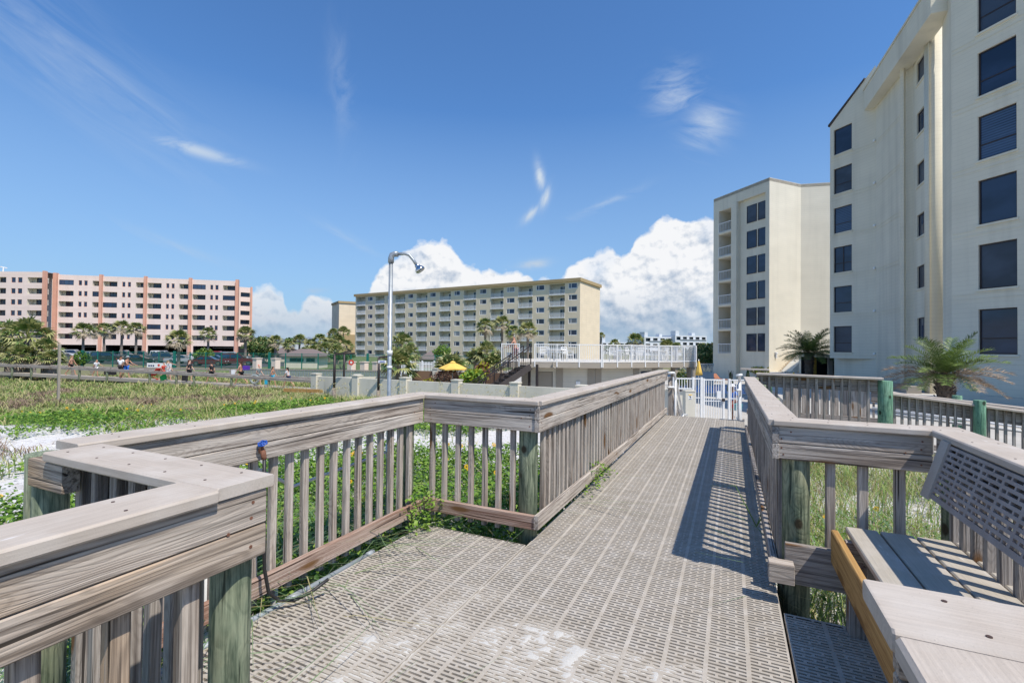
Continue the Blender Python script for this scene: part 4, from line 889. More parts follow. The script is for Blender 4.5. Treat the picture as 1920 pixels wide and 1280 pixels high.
# parasols
def parasol_open(px, py, d, label):
    q = at(px, py, d); r = thing('parasol', (q.x, q.y, -1.7), label, 'parasol')
    b = MB(); n = 8; R = .86; h = .42; vs = [V3((0, 0, .0))]
    ring = [V3((R*math.cos(2*math.pi*k/n), R*math.sin(2*math.pi*k/n), -h+.04*(k % 2))) for k in range(n)]; mid = [V3((R*.5*math.cos(2*math.pi*k/n), R*.5*math.sin(2*math.pi*k/n), -h*.42)) for k in range(n)]
    low = [v+V3((0, 0, -.07)) for v in ring]
    P = [q+v for v in vs+mid+ring+low]; fs = []
    for k in range(n): k2 = (k+1) % n; fs += [(0, 1+k, 1+k2), (1+k, 1+n+k, 1+n+k2, 1+k2), (1+n+k, 1+2*n+k, 1+2*n+k2, 1+n+k2)]
    b.add(P, fs); b.lathe(q+V3((0, 0, -.03)), [(.18, -.02), (.12, .05), (.0, .09)], 8); b.build('canopy', M['umb'], r)
    b = MB(); b.tube([(q.x, q.y, -1.7), (q.x, q.y, q.z)], .022, 8); b.build('pole', M['white'], r, True)
def parasol_shut(px, py, d, label, h=1.25, zg=-1.7):
    q = at(px, py, d); r = thing('parasol', (q.x, q.y, zg), label, 'parasol')
    b = MB(); n = 16; prof = [(.02, 0), (.05, -.08), (.09, -h*.35), (.15, -h*.75), (.19, -h), (.12, -h-.02)]
    vs = []; k_ = len(prof)
    for rr, z in prof:
        for i in range(n): a = 2*math.pi*i/n; f = rr*(1+.22*math.cos(a*5)); vs.append(q+V3((f*math.cos(a), f*math.sin(a), z)))
    b.add(vs, [(j*n+i, j*n+(i+1) % n, (j+1)*n+(i+1) % n, (j+1)*n+i) for j in range(k_-1) for i in range(n)]); b.build('folded_canopy', M['umb'], r, True)
    b = MB(); b.tube([(q.x, q.y, zg), (q.x, q.y, q.z+.08)], .022, 8); b.build('pole', M['white'], r, True)
parasol_open(849, 678, 28.2, 'open yellow parasol above the low cream wall')
parasol_shut(1310, 676, 28, 'folded yellow parasol at the right corner of the pool pavilion', .85)
parasol_shut(1440, 687, 37, 'folded yellow parasol in front of the middle cream building', 1.15)
parasol_shut(1488, 697, 38, 'folded yellow parasol tip below the sloped stair parapet', 1.1)
# pool
pl_ = thing('swimming_pool', (-2, 38, -1.7), 'blue swimming pool behind the white gate', 'pool')
b = MB(); b.prism([(-3.5, 36.3), (1.2, 37.2), (1.0, 46), (-4.5, 45)], -1.72, -1.685); b.build('water', M['water'], pl_)
b = MB()
pp_ = [(-3.5, 36.3), (1.2, 37.2), (1.0, 46), (-4.5, 45)]
for i in range(4): a = pp_[i]; c = pp_[(i+1) % 4]; b.bar((*a, -1.66), (*c, -1.66), .35, .07)
b.build('coping', M['concrete'], pl_)
def lounger():
    r = thing('sun_lounger', (0, 0, 0), 'x', 'sun lounger'); b = MB(); b.box(-.32, .32, -.9, .35, .30, .36); b.build('seat', M['rust_mesh'], r)
    b = MB(); b.bar((0, .35, .33), (0, .95, .80), .62, .05); b.build('backrest', M['rust_mesh'], r)
    for sx in (-.28, .28):
        for y in (-.8, .3): b = MB(); b.box(sx-.02, sx+.02, y-.02, y+.02, 0, .3); b.build('leg', M['white'], r)
    return r
lo = lounger(); 
for k, (px, d, nm) in enumerate([(1322, 46, 'rust-coloured sun lounger beyond the pool, leftmost of three'), (1334, 46.3, 'rust-coloured sun lounger beyond the pool, in the middle of three'), (1350, 46.5, 'rust-coloured sun lounger beyond the pool, rightmost of three')]):
    o = lo if k == 0 else copy_tree(lo); q = at(px, 700, d); o.location = (q.x, q.y, -1.7); o.rotation_euler.z = .3+.2*k; tag(o, nm, 'sun lounger', 'sun loungers beyond the pool')
# white pool gate and fence
gt = thing('pool_gate', (-.7, 21.7, -1.7), 'white picket gate with a latch sign at the foot of the steps', 'gate')
gdir = Wall(at(1262, 709, 20.2)[:2], at(1395, 711, 20.2)[:2])
def pickets(root, u0, u1, z0, z1, pitch=.115, mid=None, name='picket'):
    b = MB(); gdir.box(b, u0, u1, z1-.05, z1, -.025, .025); gdir.box(b, u0, u1, z0, z0+.05, -.025, .025)
    if mid: gdir.box(b, u0, u1, mid, mid+.035, -.02, .02)
    b.build('frame_rail', M['white'], root); k = int((u1-u0)/pitch)
    for i in range(1, k): u = u0+(u1-u0)*i/k; b = MB(); gdir.box(b, u-.012, u+.012, z0+.05, z1-.05, -.012, .012); b.build(name, M['white'], root)
pickets(gt, gdir.u(1320), gdir.u(1357), -1.6, .22, .105, -.73)
b = MB(); gdir.box(b, gdir.u(1344), gdir.u(1351), -.60, -.28, .03, .05); b.build('latch_sign', M['white'], gt)
for px in (1320, 1357): b = MB(); u = gdir.u(px); gdir.box(b, u-.035, u+.035, -1.7, .25, -.04, .04); b.build('gate_stile', M['white'], gt)
b = MB(); gdir.box(b, gdir.u(1353), gdir.u(1358), -.72, -.6, .04, .10); b.build('latch', M['darkmetal'], gt)
gf = thing('pool_fence', (-1.6, 21.6, -1.7), 'white picket pool fence left of the gate above a low wall', 'fence')
pickets(gf, gdir.u(1264), gdir.u(1299), -.22, .26, .105); pickets(gf, gdir.u(1300), gdir.u(1315), -1.6, .26, .105, -.6)
for px in (1264, 1300, 1315.5): b = MB(); u = gdir.u(px); gdir.box(b, u-.045, u+.045, -1.7, .30, -.045, .045); b.build('post', M['white'], gf)
gf2 = thing('pool_fence', (.3, 21.9, -1.7), 'white picket pool fence right of the gate', 'fence'); pickets(gf2, gdir.u(1367), gdir.u(1395), -1.6, .22, .105, -.62)
b = MB(); u = gdir.u(1367.5); gdir.box(b, u-.04, u+.04, -1.7, .25, -.045, .045); b.build('post', M['white'], gf2)
b = MB(); gdir.box(b, gdir.u(1264), gdir.u(1299), -1.7, -.35, -.25, -.10); tag(b.build('low_wall', M['creamwall'], origin=(-2, 21.4, -1.7)), 'low cream wall under the left part of the pool fence', 'wall')
tk = thing('towel_bin', (*at(1276, 760, 20.6)[:2], -1.7), 'teal and white striped bin beside the cream utility box', 'bin'); q = at(1274, 750, 20.7)
b = MB(); b.lathe((q.x, q.y, -1.7), [(0, .0), (.26, .0), (.28, 1.0), (0, 1.0)], 16); b.build('body', M['c_teal'], tk); b = MB(); b.lathe((q.x, q.y, -1.7), [(.272, .5), (.285, .5), (.29, .62), (.275, .62)], 16); b.build('stripe', M['white'], tk)
ub = thing('utility_box', (*at(1292, 760, 18.5)[:2], -1.7), 'cream utility box with a yellow headed warning sign beside the gate', 'utility box'); q = at(1291.5, 760, 18.5)
ex = V3((CR.x, CR.y, 0)).normalized(); ey = V3((-ex.y, ex.x, 0)); b = MB(); b.obox((q.x, q.y, -.93), ex, ey, V3((0, 0, 1)), .19, .17, .77); b.obox((q.x, q.y, -.14), ex, ey, V3((0, 0, 1)), .205, .19, .02)
b.build('cabinet', M['creamwall'], ub); fr = V3((q.x, q.y, 0))-ey*.172
def sgn(dx, z, hw, hh, m, nm, par, o=0.): b = MB(); b.obox(fr+ex*dx-ey*o+V3((0, 0, z)), ex, ey, V3((0, 0, 1)), hw, .003, hh); return b.build(nm, m, par)
sg = sgn(-.01, -.36, .075, .105, M['white'], 'warning_sign', ub); sgn(-.01, -.285, .07, .022, M['umb'], 'yellow_header', sg, .005); sgn(-.02, -.35, .03, .018, M['c_black'], 'pictogram', sg, .005); sgn(.012, -.375, .012, .03, M['c_black'], 'pictogram', sg, .005); sgn(-.01, -.435, .05, .008, M['c_black'], 'text_line', sg, .005)
# ------------------------------------------------------------------ lattice screens and hedge behind the pavilion
lt = thing('lattice_fence', (-2, 40, -1.7), 'white lattice topped fence behind the pool pavilion', 'fence'); Wl = Wall(at(1262, 700, 41)[:2], at(1338, 700, 42)[:2])
b = MB(); Wl.box(b, 0, Wl.L, -1.7, -.55, -.03, .03); b.build('panel', M['creamwall'], lt); b = MB()
for k in range(26):
    u = Wl.L*k/26; h = 1.05
    for s_ in (1, -1): b.bar(Wl.p(u, -.5 if s_ > 0 else .2, .02*s_), Wl.p(min(u+h*.67, Wl.L), .2 if s_ > 0 else -.5, .02*s_), .02, .035)
Wl.box(b, 0, Wl.L, .2, .27, -.04, .04); Wl.box(b, 0, Wl.L, -.58, -.48, -.04, .04); b.build('lattice', M['creamwall'], lt)
# ------------------------------------------------------------------ left boardwalk across the dune
bw = thing('dune_boardwalk', (-34, 18, -1.4), 'weathered low boardwalk with people crossing the dune at left', 'boardwalk')
def bwz(px): return -1.12-.55*(px/590.)
def bwd(px): return 41.5-7.3*(px/590.)
nd = 12; prs = [-160, -60, 24, 60, 150, 202, 282, 332, 365, 435, 505, 590]
def bp(px, back=0., z=0.): q = at(px, 650, bwd(px)+back); return V3((q.x, q.y, bwz(px)+z))
b = MB(); fr_ = [-160+k*(750/60) for k in range(61)]
for a, c in zip(fr_[:-1], fr_[1:]):
    b.quad(bp(a, -1.0), bp(c, -1.0), bp(c, 1.1), bp(a, 1.1)); b.quad(bp(a, -1.0, -.2), bp(c, -1.0, -.2), bp(c, -1.0), bp(a, -1.0))
b.build('walk_surface', M['greytan'], bw)
nr = thing('boardwalk_railing', tuple(bp(300, -1.05)), 'low near railing of the dune boardwalk on pale green posts', 'railing'); fr2 = thing('boardwalk_railing', tuple(bp(300, 1.1)), 'low far railing of the dune boardwalk behind the walkers', 'railing')
for r, bo, hz in ((nr, -1.05, .74), (fr2, 1.12, .74)):
    for a, c in zip(prs[:-1], prs[1:]):
        board('top_board', bp(a, bo, hz), bp(c, bo, hz), .16, .05, M['wood'], r); board('side_board', bp(a, bo-.07, hz-.11), bp(c, bo-.07, hz-.11), .04, .17, M['wood_dark'], r)
    for px in prs: q = bp(px, bo+.03); rod('post', (q.x, q.y, q.z-1.0), (q.x, q.y, q.z+hz-.03), .085, M['post'], r, 10)
b = MB(); b.bar(at(533, 731, 28.6), at(604, 733, 28.3), .15, .20); tag(b.build('timber_curb', M['ochre'], origin=tuple(at(560, 735, 28.4))), 'orange-brown timber curb at the left foot of the cream wall', 'curb')
pk3 = thing('picket_fence', tuple(at(600, 700, 45)), 'low gray blue picket fence beyond the dune boardwalk', 'fence')
Wp3 = Wall(at(455, 700, 46)[:2], at(745, 700, 45)[:2]); b = MB(); Wp3.box(b, 0, Wp3.L, -.92, -.80, -.06, .06); b.build('top_board', M['wood_dark'], pk3)
for k in range(95): u = Wp3.L*k/94; b = MB(); Wp3.box(b, u-.055, u+.055, -1.75, -.92, -.02, .02); b.build('picket', M['galv'], pk3)
pk4 = thing('timber_rail', tuple(at(200, 700, 47)), 'dark timber rail far behind the walkers at left', 'fence')
Wp4 = Wall(at(-60, 700, 48)[:2], at(452, 700, 46)[:2]); b = MB(); Wp4.box(b, 0, Wp4.L, -1.0, -.84, -.06, .06); b.build('rail', M['wood_dark'], pk4)
for k in range(14): u = Wp4.L*(k+.5)/14; b = MB(); Wp4.box(b, u-.1, u+.1, -1.8, -1.0, -.1, .1); b.build('post', M['wood_dark'], pk4)
# ------------------------------------------------------------------ people
def skinmesh(name, joints, edges, mat, parent, sub=1, root=0, smooth=True):
    me = bpy.data.meshes.new(name); me.from_pydata([j[:3] for j in joints], edges, []); o = bpy.data.objects.new(name, me); C.objects.link(o); o.parent = parent
    me.materials.append(mat); sk = o.modifiers.new('skin', 'SKIN'); sk.use_smooth_shade = smooth
    for i, j in enumerate(joints):
        r = j[3]; r = r if isinstance(r, tuple) else (r, r); me.skin_vertices[0].data[i].radius = r; me.skin_vertices[0].data[i].use_root = (i == root)
    s = o.modifiers.new('sub', 'SUBSURF'); s.levels = sub; s.render_levels = sub; return o
def person(loc, face, h, label, skin='skin', hair='hair_brown', top=None, bottom='c_black', stride=.3, lean=.05, longhair=False, armL=(.1, -.25), armR=(-.1, -.25), dress=False, hat=None, female=False, sitting=False):
    """face: heading angle; built facing +X"""
    k = h/1.72; r = thing('person', loc, label, 'person'); r.rotation_euler.z = face; r.scale = (k, k, k)
    sw = .165 if female else .19; hw = .095 if female else .085
    J = []; E = []
    def j(x, y, z, rr): J.append((x, y, z, rr)); return len(J)-1
    def e(a, b_): E.append((a, b_))
    L = lean
    pel = j(0, 0, .93, (.115, .135)); wai = j(L*.4, 0, 1.08, (.10, .115)); ch = j(L*.8, 0, 1.28, (.115, .15)); nk = j(L, 0, 1.46, .055); hd0 = j(L+.015, 0, 1.55, (.082, .075)); hd1 = j(L+.01, 0, 1.64, (.09, .078)); tp = j(L, 0, 1.70, (.055, .05))
    for a, b_ in ((pel, wai), (wai, ch), (ch, nk), (nk, hd0), (hd0, hd1), (hd1, tp)): e(a, b_)
    nose = j(L+.105, 0, 1.575, .012); e(hd0, nose)
    legs = []; arms = []
    for s_, st_ in ((1, stride), (-1, -stride)):
        hp = j(0, s_*hw, .88, .085); kn = j(st_*.55+.04, s_*hw, .49, .055); an = j(st_*1.0-(.10 if st_ < 0 else 0), s_*hw, .09+(.05 if st_ < 0 else 0), .035); to = j(J[an][0]+.14, s_*hw, .035+(.0 if st_ > 0 else -.005), .032)
        e(pel, hp); e(hp, kn); e(kn, an); e(an, to); legs.append((hp, kn, an))
    for s_, (sx, ez) in ((1, armL), (-1, armR)):
        shd = j(L*.9, s_*sw, 1.39, .052); el = j(L+sx*.5, s_*(sw+.06), 1.39+ez, .038); wr = j(L+sx*1.6+.04, s_*(sw+.03), 1.39+ez-.22+abs(sx)*.3, .027)
        dv = (V3(J[wr][:3])-V3(J[el][:3])).normalized(); pm = V3(J[wr][:3])+dv*.06; pa = j(*pm, (.032, .018)); e(ch, shd); e(shd, el); e(el, wr); e(wr, pa); arms.append((shd, el, wr, pm, dv))
    bd = skinmesh('body', J, E, M[skin], r)
    for shd, el, wr, pm, dv in arms:
        side = dv.cross(V3((0, 1, 0))).normalized() if abs(dv.y) < .9 else V3((1, 0, 0))
        b = MB()
        for q_ in range(4): base = pm+side*(.024-.016*q_)+dv*.01; b.tube([base, base+dv*(.045-.004*abs(q_-1)), base+dv*(.075-.006*abs(q_-1))+V3((.01, 0, 0))], [.008, .0075, .005], 6)
        b.tube([pm+side*.02-dv*.03, pm+side*.05+dv*.01, pm+side*.055+dv*.035], [.009, .009, .006], 6)
        fo = b.build('fingers', M[skin], None, True); fo.parent = r
    g = .014
    if top:
        T = [(*J[pel][:3], (.13, .145)), (*J[wai][:3], (.118, .13)), (*J[ch][:3], (.13, .165))]; Eg = [(0, 1), (1, 2)]
        T[0] = (J[pel][0], 0, .95, (.13, .145)); n_ = 3
        T.append((J[nk][0], 0, 1.42, .07)); Eg.append((2, 3))
        for shd, el, wr, pm, dv in arms:
            a = V3(J[shd][:3]); c = a.lerp(V3(J[el][:3]), .75); T.append((*a, .066)); T.append((*c, .056)); Eg += [(2, len(T)-2), (len(T)-2, len(T)-1)]
        skinmesh('top', T, Eg, M[top], r)
    elif female: 
        b_ = [(L*.8, 0, 1.30, (.125, .155)), (L*.7, 0, 1.24, (.118, .145))]; skinmesh('swim_top', b_, [(0, 1)], M[bottom], r)
    B = [(*J[pel][:3], (.13, .148))]; Eb = []
    for hp, kn, an in legs:
        a = V3(J[hp][:3]); c = a.lerp(V3(J[kn][:3]), .25 if female and not top else .75); B += [(*a, .10), (*c, .085 if not dress else .12)]; Eb += [(0, len(B)-2), (len(B)-2, len(B)-1)]
    skinmesh('shorts', B, Eb, M[bottom], r)
    Hh = [(L-.022, 0, 1.60, (.090, .086)), (L-.012, 0, 1.672, (.09, .082)), (L-.02, 0, 1.71, (.05, .05))]; Eh = [(0, 1), (1, 2)]
    if longhair: Hh += [(L-.07, 0, 1.50, (.045, .08)), (L-.09, 0, 1.34, (.03, .07))]; Eh += [(0, 3), (3, 4)]
    skinmesh('hair', Hh, Eh, M[hair], r)
    if hat: b = MB(); b.lathe((L, 0, 1.66), [(.17, -.01), (.10, .01), (.098, .07), (.05, .11), (0, .115)], 14); ho = b.build('hat', M[hat], None, True); ho.parent = r
    return r
AX = math.atan2(CR.y, CR.x)
def bpp(px, back=0.): q = bp(px, back); return (q.x, q.y, q.z)
person(bpp(134), AX+.2, 1.70, 'tanned person in a dark swimsuit walking, leftmost on the dune boardwalk', 'skin', 'hair_blond', None, 'c_black', .28, .06, True, female=True)
person(bpp(180), AX, 1.45, 'person in a white shirt behind the boardwalk rail, second from the left', 'skin', 'hair_dark', 'c_white', 'c_white', .15, .1, armL=(.25, -.2))
person(bpp(227), AX+math.pi/2+.1, 1.84, 'tall man in a white tank top carrying a dark bag on the boardwalk', 'skin2', 'hair_dark', 'c_white', 'c_black', .12, .0)
person(bpp(237, .5), AX, 1.80, 'shirtless man in a gray cap and blue shorts beside the tall man', 'skin', 'hair_dark', None, 'c_blue', .18, .12, armL=(.3, -.25), armR=(.3, -.25), hat='c_grey')
person(bpp(306), AX, 1.42, 'short person carrying a red striped beach chair on the boardwalk', 'skin3', 'hair_brown', 'c_red', 'c_red', .2, .1, armL=(.3, -.15))
person(bpp(316, -.2), AX+.3, 1.62, 'blond woman in a white dress with one hand raised to her head', 'skin3', 'hair_blond', 'c_white', 'c_white', .15, .0, True, armR=(.3, .12), female=True, dress=True)
person(bpp(356), AX, 1.72, 'red haired woman in a black suit walking with a black bag', 'skin3', 'hair_red', 'c_black', 'c_black', .1, .0, True, female=True)
person(bpp(398), AX+math.pi, 1.66, 'man in a black tank top and black cap striding left of the middle rail post', 'skin', 'hair_dark', 'c_black', 'c_black', .34, .02, hat='c_black')
person(bpp(453), AX+math.pi, 1.76, 'long haired woman in a black bikini carrying a purple bundle', 'skin', 'hair_brown', None, 'c_black', .36, .04, True, armR=(.3, -.2), female=True)
person(bpp(484), AX, 1.60, 'person with orange hair in a gray top carrying a gray swim ring', 'skin3', 'c_orange', 'c_grey', 'c_grey', .2, .1)
person(bpp(511), AX, 1.50, 'young person in blue shorts with a turquoise bag, second from the right', 'skin', 'hair_brown', None, 'c_cyan', .26, .08, True, female=True)
person(bpp(542), AX+math.pi, 1.50, 'girl in a white top and dark shorts striding, rightmost on the dune boardwalk', 'skin', 'hair_dark', 'c_white', 'c_navy', .36, .12, True, female=True)
def small(name, mb, mat, label, cat): tag(mb.build(name, mat, smooth=False), label, cat)
b = MB(); q = V3(bpp(216)); b.obox(q+V3((0, -.3, .42)), ex, ey, V3((0, 0, 1)), .38, .16, .17); b.tube([q+V3((-.3, -.3, .55)), q+V3((0, -.3, .78)), q+V3((.3, -.3, .55))], .02, 6); small('duffel_bag', b, M['c_black'], 'big dark duffel bag held low beside the tall man in white', 'bag')
b = MB(); q = V3(bpp(299)); b.bar(q+V3((-.35, -.3, .35)), q+V3((.35, -.15, .95)), .5, .05); b.bar(q+V3((-.4, -.3, .3)), q+V3((.4, -.3, .05)), .04, .04); b.bar(q+V3((-.3, -.3, .2)), q+V3((.5, -.3, .1)), .04, .04); small('beach_chair', b, M['c_red'], 'folded red beach chair carried on the boardwalk', 'beach chair')
b = MB(); q = V3(bpp(320)); b.obox(q+V3((.2, -.6, .28)), V3((.95, 0, .3)).normalized(), ey, V3((-.3, 0, .95)).normalized(), .38, .05, .22); small('boogie_board', b, M['c_green'], 'green boogie board leaning by the boardwalk rail', 'boogie board')
b = MB(); q = V3(bpp(357)); b.obox(q+V3((.05, -.4, .35)), ex, ey, V3((0, 0, 1)), .18, .10, .25); small('beach_bag', b, M['c_black'], 'black bag hanging beside the red haired woman', 'bag')
b = MB(); q = V3(bpp(460)); b.obox(q+V3((.02, .1, 1.30)), ex, ey, V3((0, 0, 1)), .2, .15, .16); small('towel_bundle', b, M['c_purple'], 'purple bundle under the arm of the long haired woman', 'towel')
b = MB(); q = V3(bpp(484))+V3((0, -.25, .5)); b.tube([q+ex*(.3*math.cos(a))+V3((0, 0, .3*math.sin(a))) for a in [2*math.pi*k/24 for k in range(25)]], .085, 8); small('swim_ring', b, M['c_grey'], 'pale gray swim ring carried on the boardwalk', 'swim ring')
b = MB(); q = V3(bpp(506)); b.obox(q+V3((0, -.2, .42)), ex, ey, V3((0, 0, 1)), .12, .1, .24); small('tote_bag', b, M['c_cyan'], 'turquoise bag held by the young person in blue', 'bag')
b = MB(); q = V3(bpp(444)); b.obox(q+V3((0, -.2, .95)), ex, ey, V3((0, 0, 1)), .14, .1, .16); small('white_bag', b, M['c_white'], 'white bag in front of the long haired woman', 'bag')
q = W1.p(1.45, .35, -.3); q = at(967, 640, 27.3); person((q.x, q.y, .50), AX+math.pi-.3, 1.70, 'shirtless man in pink shorts at the top of the dark stair', 'skin', 'hair_grey', None, 'c_pink', .16, .10, armL=(.25, -.22), armR=(.2, -.22))
q = at(1374, 700, 20.9); person((q.x, q.y, -1.68), AX+math.pi+.5, 1.62, 'person in a bright blue shirt and red shorts behind the white gate', 'skin2', 'hair_dark', 'c_blue', 'c_red', .14, .02, hat='c_white')
b = MB(); b.lathe((q.x+.22, q.y-.25, -1.15), [(0, 0), (.14, 0), (.16, .28), (0, .28)], 14); small('pail', b, M['c_teal'], 'turquoise pail held by the person in the blue shirt', 'pail')
# ------------------------------------------------------------------ green court fence
gfz = thing('court_fence', tuple(at(500, 690, 60)), 'long green wire court fence before the parked cars', 'fence')
Wn = Wall(at(155, 660, 62)[:2], at(880, 660, 58)[:2]); top_ = .45
b = MB(); Wn.box(b, 0, Wn.L, top_-.05, top_, -.03, .03); Wn.box(b, 0, Wn.L, -.72, -.68, -.025, .025); b.build('rail', M['greenmetal'], gfz)
for k in range(25): u = Wn.L*k/24; b = MB(); w_ = .05 if k % 6 else .12; Wn.box(b, u-w_, u+w_, -1.75, top_+(.08 if k % 6 else .15), -w_, w_); b.build('post', M['greenmetal'], gfz)
b = MB(); b.quad(Wn.p(0, -1.6), Wn.p(Wn.L, -1.6), Wn.p(Wn.L, top_), Wn.p(0, top_)); b.build('wire_mesh', M['chain'], gfz)
bn_ = thing('fence_banner', tuple(at(300, 686, 59)), 'small white banner with a red disc and dark lettering hung on the green fence', 'sign'); Wb_ = Wall(at(277, 686, 60.5)[:2], at(323, 686, 60.2)[:2])
b = MB(); Wb_.box(b, 0, Wb_.L, -1.6, -.92, .10, .13); b.build('board', M['white'], bn_)
b = MB(); 
for k in range(3): Wb_.box(b, .2+.3*k, .42+.3*k, -1.38, -1.18, .13, .14)
b.build('lettering', M['c_navy'], bn_); b = MB(); c = Wb_.p(1.65, -1.2, .14); b.tube([c, c+Wb_.n*.01], .16, 14); b.build('red_disc', M['c_red'], bn_)
q = at(659, 676, 56); r = thing('round_sign', (q.x, q.y, -1.7), 'round red and white sign on a post left of the shower pole', 'sign'); b = MB(); b.tube([(q.x, q.y, -1.7), (q.x, q.y, -.5)], .03, 6); b.build('post', M['white'], r); c = V3((q.x, q.y, -.45)); b = MB(); b.tube([c-CF*.05, c-CF*.08], .33, 16); b.build('disc', M['c_red'], r); b = MB(); b.tube([c-CF*.085, c-CF*.09], .14, 12); b.build('disc_mark', M['white'], r)
# gatehouse and roofs
def hiphouse(px0, px1, d, zeave, zapex, label, wallm='cream2', roofm='roof', depth=4., win=True, z0=-1.7):
    A = at(px0, 660, d); B = at(px1, 660, d); Wh = Wall(A[:2], B[:2]); r = thing('small_house', (A.x, A.y, z0), label, 'building'); L = Wh.L
    b = MB(); b.prism([tuple(Wh.p(.5, 0, -.4))[:2], tuple(Wh.p(L-.5, 0, -.4))[:2], tuple(Wh.p(L-.5, 0, -depth+.4))[:2], tuple(Wh.p(.5, 0, -depth+.4))[:2]], z0, zeave); b.build('wall', M[wallm], r)
    e = [Wh.p(0, zeave, 0), Wh.p(L, zeave, 0), Wh.p(L, zeave, -depth), Wh.p(0, zeave, -depth)]; k = min(L, depth)/2; t0 = Wh.p(k*.95, zapex, -depth/2); t1 = Wh.p(L-k*.95, zapex, -depth/2)
    b = MB(); b.add(e+[t0, t1]+[p-V3((0, 0, .16)) for p in e], [(0, 1, 5, 4), (1, 2, 5), (2, 3, 4, 5), (3, 0, 4), (0, 6, 7, 1), (1, 7, 8, 2), (2, 8, 9, 3), (3, 9, 6, 0), (6, 9, 8, 7)]); b.build('roof', M[roofm], r)
    if win:
        for f0, f1 in ((.22, .55), (.62, .82)): Wh.window(r, L*f0, L*f1, z0+1.0, zeave-.35, -.385, M['greenmetal'], M['glass4'], t=.07, mull=(.5,))
    return r
hiphouse(524, 602, 64, .12, 1.05, 'small gatehouse with a brown hipped roof behind the green fence')
hiphouse(490, 545, 88, -.1, 1.35, 'low house with a gray roof behind the gatehouse', roofm='roof', win=False, depth=8)
hiphouse(780, 826, 70, -.3, .85, 'low brown roofed hut right of the shower pole', wallm='brown_panel', win=False, depth=5)
for k, px in enumerate((482, 517, 655+4, 683, 706)):
    q = at(px, 690, 57); b = MB(); b.box(q.x-.35, q.x+.35, q.y-.35, q.y+.35, -1.75, -.45+.3*(k < 2)); b.box(q.x-.42, q.x+.42, q.y-.42, q.y+.42, -.45+.3*(k < 2), -.36+.3*(k < 2))
    tag(b.build('gate_pillar', M['pink'], origin=(q.x, q.y, -1.7)), ['pale pink gate pillar left of the gatehouse, farther left of two', 'pale pink gate pillar left of the gatehouse, nearer to it', 'pale pink pillar on the lawn, leftmost of three beside the shower pole', 'pale pink pillar on the lawn, middle one of three beside the shower pole', 'pale pink pillar on the lawn, rightmost of three beside the shower pole'][k], 'pillar', 'pale pink pillars by the lawn')
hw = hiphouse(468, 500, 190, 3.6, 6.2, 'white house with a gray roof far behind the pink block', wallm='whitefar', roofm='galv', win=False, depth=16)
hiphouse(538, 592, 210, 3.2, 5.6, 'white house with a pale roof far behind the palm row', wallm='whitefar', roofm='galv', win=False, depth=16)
def whiteblock(pxs, d, tops, label, floors=3):
    r = thing('apartment_building', tuple(at(pxs[0], 640, d)), label, 'building'); Wx = Wall(at(pxs[0], 640, d)[:2], at(pxs[1], 640, d+8)[:2]); ztp = tops
    b = MB(); hs = []; n = max(2, int(Wx.L/4.2)); 
    for i in range(n):
        for j in range(floors): u = Wx.L*(i+.2)/n; hs.append((u, u+Wx.L*.62/n, ztp-2.6-3.1*j, ztp-.8-3.1*j, 1.0, 1))
    Wx.face(b, -2, ztp, hs); b.quad(Wx.p(0, -2), Wx.p(0, -2, -12), Wx.p(0, ztp, -12), Wx.p(0, ztp)); b.quad(Wx.p(Wx.L, -2), Wx.p(Wx.L, -2, -12), Wx.p(Wx.L, ztp, -12), Wx.p(Wx.L, ztp)); b.quad(Wx.p(0, ztp), Wx.p(Wx.L, ztp), Wx.p(Wx.L, ztp, -12), Wx.p(0, ztp, -12))
    b.build('wall', [M['whitefar'], M['glass4']], r); b = MB(); Wx.box(b, Wx.L*.05, Wx.L*.16, ztp, ztp+2.4, -5, -1); Wx.box(b, Wx.L*.6, Wx.L*.7, ztp, ztp+1.6, -5, -2); b.build('stair_tower', M['whitefar'], r)
    for j in range(floors): b = MB(); Wx.box(b, Wx.L*.16, Wx.L-.2, ztp-2.3-3.1*j, ztp-2.1-3.1*j, .0, .5); b.build('balcony_slab', M['whitefar'], r)
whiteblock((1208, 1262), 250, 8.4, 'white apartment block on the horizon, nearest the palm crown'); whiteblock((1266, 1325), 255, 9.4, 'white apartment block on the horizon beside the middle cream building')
whiteblock((1128, 1180), 300, 6.0, 'low pale block on the horizon just right of the tan building', 2)
